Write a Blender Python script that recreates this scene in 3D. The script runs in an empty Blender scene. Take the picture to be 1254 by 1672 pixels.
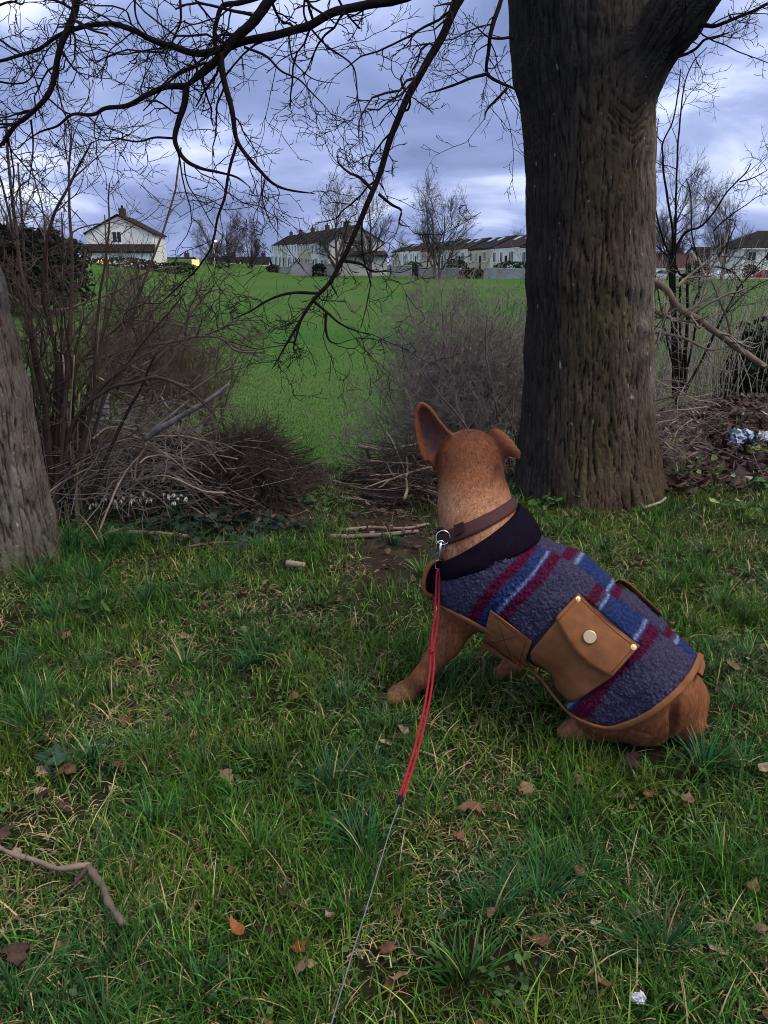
import bpy, math, random
import numpy as np
from mathutils import Vector, Matrix
from mathutils.bvhtree import BVHTree

SC = bpy.context.scene
COL = SC.collection
rng = np.random.default_rng(7)
F32 = np.float32

# ------------------------------------------------------------------ camera, sky, sun, exposure
FPX, CX, CY = 1230.0, 627.0, 836.0          # focal length and centre in photo pixels
PITCH = math.radians(18.05)
CAM = np.array([0.0, 0.0, 1.2])
_cp, _sp = math.cos(PITCH), math.sin(PITCH)

cam_d = bpy.data.cameras.new('camera')
cam_d.sensor_fit = 'VERTICAL'
cam_d.angle = 2 * math.atan(836.0 / FPX)
cam_d.clip_start, cam_d.clip_end = 0.05, 6000
cam = bpy.data.objects.new('camera', cam_d); COL.objects.link(cam)
cam.location = CAM
cam.rotation_euler = (math.pi / 2 - PITCH, 0, 0)
SC.camera = cam

SUN_ELEV, SUN_AZ = math.radians(56), math.radians(114)   # azimuth from +Y towards +X: behind-right of the camera
world = bpy.data.worlds.new('World'); SC.world = world; world.use_nodes = True
def build_world():
    nt = world.node_tree; N = nt.nodes; L = nt.links; N.clear()
    out = N.new('ShaderNodeOutputWorld'); bg = N.new('ShaderNodeBackground')
    sky = N.new('ShaderNodeTexSky'); sky.sky_type = 'NISHITA'; sky.sun_disc = False
    sky.sun_elevation = SUN_ELEV; sky.sun_rotation = SUN_AZ
    sky.air_density = 1.2; sky.dust_density = 2.5
    skys = N.new('ShaderNodeMix'); skys.data_type = 'RGBA'; skys.blend_type = 'MULTIPLY'; skys.inputs['Factor'].default_value = 1
    skys.inputs['B'].default_value = (0.05, 0.05, 0.05, 1)
    L.new(sky.outputs[0], skys.inputs['A'])
    tc = N.new('ShaderNodeTexCoord')
    sep = N.new('ShaderNodeSeparateXYZ'); L.new(tc.outputs['Generated'], sep.inputs[0])
    # project the view direction on a cloud layer
    mx = N.new('ShaderNodeMath'); mx.operation = 'MAXIMUM'; mx.inputs[1].default_value = 0.0; L.new(sep.outputs['Z'], mx.inputs[0])
    ad = N.new('ShaderNodeMath'); ad.operation = 'ADD'; ad.inputs[1].default_value = 0.30; L.new(mx.outputs[0], ad.inputs[0])
    comb = N.new('ShaderNodeCombineXYZ')
    for k in ('X', 'Y'):
        d = N.new('ShaderNodeMath'); d.operation = 'DIVIDE'; L.new(sep.outputs[k], d.inputs[0]); L.new(ad.outputs[0], d.inputs[1]); L.new(d.outputs[0], comb.inputs[k])
    mp = N.new('ShaderNodeMapping'); mp.inputs['Scale'].default_value = (0.95, 1.0, 1); mp.inputs['Location'].default_value = (0.55, 1.45, 0.4)
    L.new(comb.outputs[0], mp.inputs[0])
    n1 = N.new('ShaderNodeTexNoise'); n1.inputs['Scale'].default_value = 1.75; n1.inputs['Detail'].default_value = 8; n1.inputs['Roughness'].default_value = 0.50; n1.inputs['Distortion'].default_value = 0.5
    L.new(mp.outputs[0], n1.inputs['Vector'])
    cr = N.new('ShaderNodeValToRGB'); e = cr.color_ramp.elements
    e[0].position = 0.34; e[0].color = (0.105, 0.138, 0.268, 1)
    e[1].position = 0.70; e[1].color = (0.55, 0.59, 0.69, 1)
    m = e.new(0.46); m.color = (0.155, 0.198, 0.362, 1)
    m = e.new(0.54); m.color = (0.215, 0.262, 0.44, 1)
    m = e.new(0.61); m.color = (0.34, 0.39, 0.56, 1)
    L.new(n1.outputs['Fac'], cr.inputs[0])
    # an overcast sky brightens and greys steadily towards the zenith
    zr = N.new('ShaderNodeMapRange'); zr.inputs['From Min'].default_value = 0.45; zr.inputs['From Max'].default_value = 1.0
    zr.inputs['To Min'].default_value = 0.0; zr.inputs['To Max'].default_value = 1.0; L.new(sep.outputs['Z'], zr.inputs['Value'])
    zc = N.new('ShaderNodeMix'); zc.data_type = 'RGBA'; zc.inputs['A'].default_value = (1, 1, 1, 1); zc.inputs['B'].default_value = (2.5, 2.3, 1.5, 1)
    L.new(zr.outputs[0], zc.inputs['Factor'])
    zm = N.new('ShaderNodeMix'); zm.data_type = 'RGBA'; zm.blend_type = 'MULTIPLY'; zm.inputs['Factor'].default_value = 1
    L.new(cr.outputs[0], zm.inputs['A']); L.new(zc.outputs['Result'], zm.inputs['B'])
    mixc = N.new('ShaderNodeMix'); mixc.data_type = 'RGBA'; mixc.inputs['Factor'].default_value = 0.93
    L.new(skys.outputs['Result'], mixc.inputs['A']); L.new(zm.outputs['Result'], mixc.inputs['B'])
    L.new(mixc.outputs['Result'], bg.inputs['Color']); bg.inputs['Strength'].default_value = 1.0
    L.new(bg.outputs[0], out.inputs[0])
build_world()
sun_d = bpy.data.lights.new('sun', 'SUN'); sun_d.energy = 1.35; sun_d.angle = math.radians(28); sun_d.color = (1.0, 0.90, 0.74)
sun = bpy.data.objects.new('sun', sun_d); COL.objects.link(sun); sun.location = (20, -20, 30)
_sd = Vector((math.sin(SUN_AZ) * math.cos(SUN_ELEV), math.cos(SUN_AZ) * math.cos(SUN_ELEV), math.sin(SUN_ELEV)))
sun.rotation_euler = _sd.to_track_quat('Z', 'Y').to_euler()
SC.view_settings.view_transform = 'Standard'; SC.view_settings.look = 'None'
SC.view_settings.gamma = 1.0; SC.view_settings.use_curve_mapping = False
SC.view_settings.exposure = 1.05
SC.render.engine = 'CYCLES'
SC.cycles.max_bounces = 5; SC.cycles.diffuse_bounces = 3; SC.cycles.transparent_max_bounces = 6
SC.cycles.use_denoising = True
SC.cycles.pixel_filter_type = 'BLACKMAN_HARRIS'; SC.cycles.filter_width = 1.0

# ------------------------------------------------------------------ view helpers: photo pixel -> place in the world
def rays(px, py):
    a = (np.asarray(px, float) - CX) / FPX; b = (CY - np.asarray(py, float)) / FPX
    return np.stack([a, _cp + b * _sp, -_sp + b * _cp], -1)
def at(px, py, Y):
    r = rays(px, py); return CAM + r * (np.asarray(Y) / r[..., 1])[..., None]
def atz(px, py, z):
    r = rays(px, py); return CAM + r * ((np.asarray(z) - CAM[2]) / r[..., 2])[..., None]
def project(P):
    P = np.asarray(P) - CAM
    d = P[..., 1] * _cp - P[..., 2] * _sp; u = P[..., 1] * _sp + P[..., 2] * _cp
    return CX + FPX * P[..., 0] / d, CY - FPX * u / d, d
def ppm(P):                                   # photo pixels per metre at a place
    return FPX / project(P)[2]

# ------------------------------------------------------------------ noise
_perm = np.random.default_rng(3).permutation(256).astype(np.int32); _perm = np.concatenate([_perm, _perm, _perm])
_g = np.random.default_rng(5).normal(size=(256, 3)); _g = (_g / np.linalg.norm(_g, axis=1, keepdims=True)).astype(F32)
def pn(p):
    p = np.asarray(p, F32); i = np.floor(p).astype(np.int32); f = p - i
    i &= 255; w = f * f * f * (f * (f * 6 - 15) + 10)
    r = 0
    for dx in (0, 1):
        wx = w[..., 0] if dx else 1 - w[..., 0]
        a = _perm[(i[..., 0] + dx) & 255]
        for dy in (0, 1):
            wy = w[..., 1] if dy else 1 - w[..., 1]
            b = _perm[a + ((i[..., 1] + dy) & 255)]
            for dz in (0, 1):
                wz = w[..., 2] if dz else 1 - w[..., 2]
                g = _g[_perm[b + ((i[..., 2] + dz) & 255)]]
                r = r + wx * wy * wz * (g[..., 0] * (f[..., 0] - dx) + g[..., 1] * (f[..., 1] - dy) + g[..., 2] * (f[..., 2] - dz))
    return r * 1.6
def fbm(p, o=4, lac=2.03, gain=0.5):
    p = np.asarray(p, F32); a = 1.0; r = 0; s = 0
    for k in range(o):
        r = r + a * pn(p + 17.3 * k); s += a; p = p * lac; a *= gain
    return r / s
def p2(x, y, s, z=0.0):
    return np.stack([x * s, y * s, np.full_like(x, z)], -1)
def sstep(a, b, x):
    t = np.clip((x - a) / (b - a), 0, 1); return t * t * (3 - 2 * t)
def nrm(v):
    return v / np.maximum(np.linalg.norm(v, axis=-1, keepdims=True), 1e-9)
def lerp(a, b, t):
    return a + (b - a) * t

# ------------------------------------------------------------------ object helpers
def tag(o, label=None, cat=None, group=None, kind=None):
    if label: o['label'] = label
    if cat: o['category'] = cat
    if group: o['group'] = group
    if kind: o['kind'] = kind
    return o
def empty(name, loc, label=None, cat=None, group=None):
    o = bpy.data.objects.new(name, None); COL.objects.link(o); o.location = [float(v) for v in loc]
    o.empty_display_size = 0.1
    return tag(o, label, cat, group)
def mesh_data(name, V, F, mat=None, col=None, smooth=True, uv=None):
    V = np.ascontiguousarray(V, F32); polys = F if isinstance(F, list) else [F]
    polys = [np.asarray(p, np.int32) for p in polys if len(p)]
    me = bpy.data.meshes.new(name)
    me.vertices.add(len(V)); me.vertices.foreach_set('co', V.ravel())
    nl = sum(p.size for p in polys); nf = sum(len(p) for p in polys)
    me.loops.add(nl); me.loops.foreach_set('vertex_index', np.concatenate([p.ravel() for p in polys]))
    me.polygons.add(nf)
    tot = np.concatenate([np.full(len(p), p.shape[1], np.int32) for p in polys])
    me.polygons.foreach_set('loop_start', np.concatenate([[0], np.cumsum(tot)[:-1]]).astype(np.int32))
    me.polygons.foreach_set('use_smooth', np.full(nf, bool(smooth)))
    if col is not None:
        at_ = me.color_attributes.new('Col', 'FLOAT_COLOR', 'POINT')
        c = np.ones((len(V), 4), F32); c[:, :3] = col; at_.data.foreach_set('color', c.ravel())
    if uv is not None:
        ul = me.uv_layers.new(name='UVMap'); li = np.concatenate([p.ravel() for p in polys])
        ul.data.foreach_set('uv', np.ascontiguousarray(np.asarray(uv, F32)[li]).ravel())
    if mat: me.materials.append(mat)
    me.update(calc_edges=True); me.validate()
    return me
def link(name, me, parent=None, loc=None):
    o = bpy.data.objects.new(name, me); COL.objects.link(o)
    if loc is not None: o.location = [float(v) for v in loc]
    if parent is not None: o.parent = parent
    return o
def obj(name, V, F, mat, parent=None, col=None, smooth=True, uv=None):
    """one mesh object; V in world coordinates, made relative to the parent's place (parents are not rotated while building)"""
    V = np.asarray(V, float)
    if parent is not None:
        pl = np.array(parent.location)
        if parent.parent is not None: pl = pl + np.array(parent.parent.location)
        V = V - pl
        return link(name, mesh_data(name, V, F, mat, col, smooth, uv), parent)
    c = V.mean(0); c[2] = V[:, 2].min()
    return link(name, mesh_data(name, V - c, F, mat, col, smooth, uv), None, c)
def kids(o): return list(o.children)
def copy_tree(o, parent=None):
    c = o.copy(); COL.objects.link(c)
    if parent is not None: c.parent = parent
    for ch in kids(o): copy_tree(ch, c)
    return c

class MB:
    """collects boxes, prisms, tubes into one mesh"""
    def __init__(s): s.V = []; s.F3 = []; s.F4 = []; s.n = 0
    def add(s, V, F):
        V = np.asarray(V, float).reshape(-1, 3); F = np.asarray(F, int)
        (s.F3 if F.shape[1] == 3 else s.F4).append(F + s.n); s.V.append(V); s.n += len(V); return s
    def box(s, lo, hi, fr=None):
        (a, b, c), (d, e, f) = lo, hi
        V = np.array([(a, b, c), (d, b, c), (d, e, c), (a, e, c), (a, b, f), (d, b, f), (d, e, f), (a, e, f)], float)
        if fr is not None: V = fr(V)
        return s.add(V, [(0, 3, 2, 1), (4, 5, 6, 7), (0, 1, 5, 4), (1, 2, 6, 5), (2, 3, 7, 6), (3, 0, 4, 7)])
    def ribbon(s, P, Nn, w, t, sides=10):
        T = nrm(np.gradient(P, axis=0)); S = nrm(np.cross(Nn, T)); th = np.arange(sides) * 2 * np.pi / sides; w = np.broadcast_to(w, len(P)); c = np.sign(np.cos(th)) * np.abs(np.cos(th)) ** .6
        V = (P[:, None] + S[:, None] * (c[None, :, None] * w[:, None, None]) + Nn[:, None] * (np.sin(th)[None, :, None] * t)).reshape(-1, 3)
        k = np.arange(sides); k2 = (k + 1) % sides; i = np.arange(len(P) - 1)[:, None] * sides
        return s.add(V, np.stack([i + k, i + k2, i + sides + k2, i + sides + k], -1).reshape(-1, 4))
    def tube(s, P, R, sides=8, cap=True):
        V, F = tubes(np.asarray(P, float)[None], np.asarray(R, float)[None] if np.ndim(R) else np.full((1, len(P)), R), sides); s.add(V, F)
        if cap:
            for k in (0, len(P) - 1):
                b = s.n; s.V.append(np.asarray(P[k], float)[None]); s.n += 1
                ring = b - len(V) - (1 if k and cap else 0) + k * sides + np.arange(sides)
                r2 = np.roll(ring, -1)
                s.F3.append(np.stack([ring, r2, np.full(sides, b)], 1) if k else np.stack([r2, ring, np.full(sides, b)], 1))
        return s
    def get(s):
        return np.concatenate(s.V), [np.concatenate(f) for f in (s.F3, s.F4) if f]
    def build(s, name, mat, parent=None, smooth=False, col=None):
        V, F = s.get(); return obj(name, V, F, mat, parent, col, smooth)

# ------------------------------------------------------------------ tubes and growth (vectorised)
def tubes(P, R, sides=5, rough=0.0):
    """P (M,N,3), R (M,N) -> verts, quads"""
    M, N = P.shape[:2]
    T = np.empty_like(P); T[:, 1:-1] = P[:, 2:] - P[:, :-2]; T[:, 0] = P[:, 1] - P[:, 0]; T[:, -1] = P[:, -1] - P[:, -2]
    T = nrm(T); av = nrm(P[:, -1] - P[:, 0])
    ref = np.where((np.abs(av[:, 2]) < 0.75)[:, None], np.array([0, 0, 1.0]), np.array([0.9, 0.43, 0.0]))[:, None]
    A = nrm(np.cross(T, ref + 1e-4)); B = np.cross(T, A)
    th = np.arange(sides) * 2 * np.pi / sides
    rr = R[:, :, None]
    if rough: rr = rr * (1 + rough * rng.uniform(-1, 1, (M, N, sides)))
    V = P[:, :, None] + rr[..., None] * (np.cos(th)[:, None] * A[:, :, None] + np.sin(th)[:, None] * B[:, :, None])
    i = np.arange(M)[:, None, None] * N * sides + np.arange(N - 1)[:, None] * sides
    k = np.arange(sides); k2 = (k + 1) % sides
    F = np.stack([i + k, i + k2, i + sides + k2, i + sides + k], -1).reshape(-1, 4)
    return V.reshape(-1, 3), F
def tubes_col(P, c, sides): return np.repeat(np.repeat(np.asarray(c)[:, None], P.shape[1], 1).reshape(-1, 3), sides, 0)
def resample(P, R, n):
    P = np.asarray(P, float); R = np.asarray(R, float)
    # Catmull-Rom through the traced points
    Q = np.vstack([2 * P[0] - P[1], P, 2 * P[-1] - P[-2]])
    m = len(P) - 1; t = np.linspace(0, m - 1e-6, n); i = t.astype(int); f = (t - i)[:, None]
    p0, p1, p2_, p3 = Q[i], Q[i + 1], Q[i + 2], Q[i + 3]
    C = 0.5 * (2 * p1 + (p2_ - p0) * f + (2 * p0 - 5 * p1 + 4 * p2_ - p3) * f ** 2 + (3 * p1 - p0 - 3 * p2_ + p3) * f ** 3)
    r = np.interp(t, np.arange(len(R)), R)
    return C, r
def grow(P, R, k, length, ang, n=6, wander=0.25, bias=(0, 0, 0), rr=0.55, t0=0.2, t1=1.0, rmin=0.0006, flat=1.0, taper=0.35, alt=False):
    """k side shoots on every curve of P; length (lo,hi) metres, or a pair scaled by parent length when negative"""
    M, N = P.shape[:2]
    t = t0 + (t1 - t0) * (np.arange(k) + rng.uniform(0, 1, (M, k))) / k * 0.999
    x = t * (N - 1); i = np.minimum(x.astype(int), N - 2); f = (x - i)[..., None]
    m = np.arange(M)[:, None]
    S = P[m, i] * (1 - f) + P[m, i + 1] * f; T = nrm(P[m, i + 1] - P[m, i])
    r0 = (R[m, i] * (1 - f[..., 0]) + R[m, i + 1] * f[..., 0])
    q = nrm(np.cross(T, rng.normal(size=T.shape) * np.array([1, flat, 1])))
    a = np.radians(rng.uniform(*ang, (M, k)))[..., None]
    D = nrm(T * np.cos(a) + q * np.sin(a)).reshape(-1, 3)
    if length[0] < 0:
        pl = np.linalg.norm(np.diff(P, axis=1), axis=2).sum(1)[:, None]; L = -rng.uniform(length[1], length[0], (M, k)) * pl
        L = L * (1.15 - 0.7 * t)
    else: L = rng.uniform(*length, (M, k))
    L = L.reshape(-1); K = M * k
    out = np.empty((K, n, 3)); out[:, 0] = S.reshape(-1, 3); b = np.asarray(bias, float)
    for j in range(1, n):
        D = nrm(D + rng.normal(size=D.shape) * wander * np.array([1, flat, 1]) + b)
        out[:, j] = out[:, j - 1] + D * (L / (n - 1))[:, None]
    cr = np.maximum(r0.reshape(-1) * rr, rmin)[:, None] * np.linspace(1, taper, n)[None]
    return out, np.maximum(cr, rmin * 0.6)
def cat_tubes(lst):
    """[(P,R,sides[,col])] -> V,F,(col)"""
    Vs, Fs, Cs, n = [], [], [], 0
    for it in lst:
        V, F = tubes(it[0], it[1], it[2]); Vs.append(V); Fs.append(F + n); n += len(V)
        if len(it) > 3: Cs.append(tubes_col(it[0], it[3], it[2]))
    return np.concatenate(Vs), np.concatenate(Fs), (np.concatenate(Cs) if Cs else None)

# ------------------------------------------------------------------ implicit surfaces
def smin(a, b, k):
    h = np.clip(0.5 + 0.5 * (b - a) / k, 0, 1); return b + (a - b) * h - k * h * (1 - h)
def cone(P, a, b, ra, rb):
    a = np.asarray(a, F32); b = np.asarray(b, F32); ab = b - a; pa = P - a
    t = np.clip(pa @ ab / max(float(ab @ ab), 1e-9), 0, 1)
    return np.linalg.norm(pa - t[..., None] * ab, axis=-1) - (ra + (rb - ra) * t)
def surface_nets(fn, lo, hi, h):
    lo = np.asarray(lo, F32); hi = np.asarray(hi, F32); n = np.ceil((hi - lo) / h).astype(int) + 1
    ax = [lo[k] + h * np.arange(n[k], dtype=F32) for k in range(3)]
    D = np.empty(n, F32)
    for i in range(0, n[0], 16):
        G = np.stack(np.meshgrid(ax[0][i:i + 16], ax[1], ax[2], indexing='ij'), -1); D[i:i + 16] = fn(G)
    ins = D < 0
    c = [ins[dx:n[0] - 1 + dx, dy:n[1] - 1 + dy, dz:n[2] - 1 + dz] for dx in (0, 1) for dy in (0, 1) for dz in (0, 1)]
    anyi = np.logical_or.reduce(c); alli = np.logical_and.reduce(c)
    ii, jj, kk = np.nonzero(anyi & ~alli)
    idx = np.full(n - 1, -1, np.int32); idx[ii, jj, kk] = np.arange(len(ii))
    off = [(dx, dy, dz) for dx in (0, 1) for dy in (0, 1) for dz in (0, 1)]
    val = np.stack([D[ii + o[0], jj + o[1], kk + o[2]] for o in off], 1)
    S = np.zeros((len(ii), 3)); C = np.zeros(len(ii))
    for a in range(8):
        for b in range(a + 1, 8):
            d = np.abs(np.subtract(off[a], off[b]))
            if d.sum() != 1: continue
            va, vb = val[:, a], val[:, b]; m = (va < 0) != (vb < 0)
            t = np.where(m, va / np.where(m, va - vb, 1), 0)[:, None]
            S += np.where(m[:, None], np.array(off[a]) + t * (np.array(off[b]) - np.array(off[a])), 0); C += m
    V = lo + h * (np.stack([ii, jj, kk], 1) + S / C[:, None])
    Fq = []
    for axd in range(3):
        o = [0, 0, 0]; o[axd] = 1
        A = ins[:n[0] - o[0], :n[1] - o[1], :n[2] - o[2]]; B = ins[o[0]:, o[1]:, o[2]:]
        x = np.stack(np.nonzero(A != B), 1)
        u, v = [k for k in range(3) if k != axd]
        x = x[(x[:, u] > 0) & (x[:, v] > 0) & (x[:, u] < n[u] - 1) & (x[:, v] < n[v] - 1)]
        sgn = A[x[:, 0], x[:, 1], x[:, 2]]
        def g(du, dv):
            y = x.copy(); y[:, u] -= du; y[:, v] -= dv; return idx[y[:, 0], y[:, 1], y[:, 2]]
        q = np.stack([g(1, 1), g(0, 1), g(0, 0), g(1, 0)], 1)
        flip = sgn if axd != 1 else ~sgn
        q[~flip] = q[~flip][:, ::-1]
        Fq.append(q)
    return V, np.concatenate(Fq)
def subdiv(V, Fq):
    """split every quad in four"""
    n = len(V); E = np.sort(np.concatenate([Fq[:, [i, (i + 1) % 4]] for i in range(4)]), 1)
    key = E[:, 0].astype(np.int64) * n + E[:, 1]; u, inv = np.unique(key, return_inverse=True)
    mid = (V[u // n] + V[u % n]) / 2; ctr = V[Fq].mean(1); f = len(Fq); e = n + inv.reshape(4, f).T; c = n + len(u) + np.arange(f)
    Q = np.concatenate([np.stack([Fq[:, i], e[:, i], c, e[:, i - 1]], 1) for i in range(4)])
    return np.concatenate([V, mid, ctr]), Q
def sdf_normal(fn, V, e=0.003):
    V = np.asarray(V, F32); g = np.stack([fn(V + np.eye(3, dtype=F32)[k] * e) - fn(V - np.eye(3, dtype=F32)[k] * e) for k in range(3)], -1)
    return nrm(g)

# ------------------------------------------------------------------ materials
def M(name, col=(0.5, 0.5, 0.5), attr=False, rough=0.9, var=0.25, vscale=6.0, col2=None, c2scale=3.0, c2pos=(0.45, 0.6), bump=0.0, bscale=40.0, bdist=0.01,
      stretch=(1, 1, 1), spec=0.07, metal=0.0, objvar=0.0, emit=None, estr=0.0, sheen=0.0, detail=5):
    m = bpy.data.materials.new(name); m.use_nodes = True; nt = m.node_tree; N = nt.nodes; L = nt.links
    b = N['Principled BSDF']; b.inputs['Roughness'].default_value = rough; b.inputs['Specular IOR Level'].default_value = spec; b.inputs['Metallic'].default_value = metal
    if sheen: b.inputs['Sheen Weight'].default_value = sheen
    tc = N.new('ShaderNodeTexCoord'); mp = N.new('ShaderNodeMapping'); mp.inputs['Scale'].default_value = stretch; L.new(tc.outputs['Object'], mp.inputs[0])
    if attr:
        a = N.new('ShaderNodeAttribute'); a.attribute_name = 'Col'; c = a.outputs['Color']
    else:
        r = N.new('ShaderNodeRGB'); r.outputs[0].default_value = (*col, 1); c = r.outputs[0]
    def noise(s, d=detail):
        n = N.new('ShaderNodeTexNoise'); n.inputs['Scale'].default_value = s; n.inputs['Detail'].default_value = d; n.inputs['Roughness'].default_value = 0.6; L.new(mp.outputs[0], n.inputs['Vector']); return n.outputs['Fac']
    if col2 is not None:
        mr = N.new('ShaderNodeMapRange'); mr.inputs['From Min'].default_value, mr.inputs['From Max'].default_value = c2pos; L.new(noise(c2scale), mr.inputs['Value'])
        mx = N.new('ShaderNodeMix'); mx.data_type = 'RGBA'; L.new(mr.outputs[0], mx.inputs['Factor']); L.new(c, mx.inputs['A']); mx.inputs['B'].default_value = (*col2, 1); c = mx.outputs['Result']
    if var or objvar:
        hs = N.new('ShaderNodeHueSaturation'); L.new(c, hs.inputs['Color'])
        mr = N.new('ShaderNodeMapRange'); mr.inputs['From Min'].default_value = 0.3; mr.inputs['From Max'].default_value = 0.7; mr.inputs['To Min'].default_value = 1 - var; mr.inputs['To Max'].default_value = 1 + var
        L.new(noise(vscale), mr.inputs['Value']); v = mr.outputs[0]
        if objvar:
            oi = N.new('ShaderNodeObjectInfo'); mr2 = N.new('ShaderNodeMapRange'); mr2.inputs['To Min'].default_value = 1 - objvar; mr2.inputs['To Max'].default_value = 1 + objvar
            L.new(oi.outputs['Random'], mr2.inputs['Value']); mu = N.new('ShaderNodeMath'); mu.operation = 'MULTIPLY'; L.new(v, mu.inputs[0]); L.new(mr2.outputs[0], mu.inputs[1]); v = mu.outputs[0]
        L.new(v, hs.inputs['Value']); c = hs.outputs[0]
    L.new(c, b.inputs['Base Color'])
    if bump:
        bp = N.new('ShaderNodeBump'); bp.inputs['Strength'].default_value = bump; bp.inputs['Distance'].default_value = bdist
        L.new(noise(bscale, 6), bp.inputs['Height']); L.new(bp.outputs[0], b.inputs['Normal'])
    if emit:
        b.inputs['Emission Color'].default_value = (*emit, 1); b.inputs['Emission Strength'].default_value = estr
    return m
def M_leaf(name, attr=True, col=(0.1, 0.2, 0.05), trans=0.35, rough=0.55, var=0.2, vscale=30, objvar=0.0):
    """thin leaf or blade: reflects and lets some light through"""
    m = M(name, col, attr, rough, var, vscale, objvar=objvar, spec=0.18); nt = m.node_tree; N = nt.nodes; L = nt.links
    b = N['Principled BSDF']; tr = N.new('ShaderNodeBsdfTranslucent'); mx = N.new('ShaderNodeMixShader'); mx.inputs[0].default_value = trans
    L.new(b.inputs['Base Color'].links[0].from_socket, tr.inputs['Color'])
    o = N['Material Output']; L.new(b.outputs[0], mx.inputs[1]); L.new(tr.outputs[0], mx.inputs[2]); L.new(mx.outputs[0], o.inputs['Surface'])
    return m
# ================================================================== the ground
_hy = np.array([-20, 0, 4.3, 5.2, 6.5, 8.5, 13, 25, 40, 60, 100, 115, 160, 400, 2500.])
_hz = np.array([0, 0, 0.0, -0.16, -0.55, -0.85, -1.15, -1.30, -1.15, -0.80, -0.22, 0.05, 0.5, 2.0, 6.0])
def base_h(y):
    # smooth piecewise profile: near hump, dip, the field rising to the houses
    s = np.zeros_like(y)
    for d in (-0.06, 0.0, 0.06): s = s + np.interp(y * (1 + d), _hy, _hz)
    return s / 3
def H(x, y):
    x = np.asarray(x, float); y = np.asarray(y, float)
    z = base_h(y)
    near = 1 - sstep(6, 14, y)
    z = z + near * (0.035 * fbm(p2(x, y, 1.1), 3) + 0.014 * fbm(p2(x, y, 5.0, 3.1), 3))
    z = z + (1 - near) * 0.10 * fbm(p2(x, y, 0.12), 3)
    z = z + 0.62 * np.exp(-((x - 3.1) / 1.5) ** 2 - ((y - 6.3) / 1.15) ** 2)          # mound of dead leaves on the right
    z = z + 0.45 * sstep(-1.0, -3.2, x) * sstep(3.6, 5.2, y) * (1 - sstep(7, 11, y))   # bank under the brambles
    z = z - 0.05 * np.exp(-((x - 0.0) / 0.35) ** 2) * sstep(3.0, 3.8, y) * (1 - sstep(5, 6, y))  # trodden path
    z = z + 2.2 * sstep(-14, -40, x) * sstep(50, 95, y)
    z = z - 0.03 * np.exp(-((x - 0.35) / 0.4) ** 2 - ((y - 1.75) / 0.2) ** 2)
    return z
def Hp(x, y): return np.stack([x, y, H(x, y)], -1)
def ground(px, py):
    """where the photo ray meets the ground"""
    r = rays(px, py); r = (r / r[..., 1:2]).reshape(-1, 3); n = len(r); lo = np.full(n, .5); hi = np.full(n, 120.0); act = np.arange(n); Y = .6
    while Y < 120 and len(act):
        p = CAM + r[act] * Y; hit = p[:, 2] <= H(p[:, 0], p[:, 1]); hi[act[hit]] = Y; lo[act[~hit]] = Y; act = act[~hit]; Y = Y * 1.03 + .004
    for _ in range(11):
        m = (lo + hi) / 2; p = CAM + r * m[:, None]; b = p[:, 2] <= H(p[:, 0], p[:, 1]); hi = np.where(b, m, hi); lo = np.where(b, lo, m)
    p = CAM + r * hi[:, None]; p[:, 2] = H(p[:, 0], p[:, 1]); return p

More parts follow.
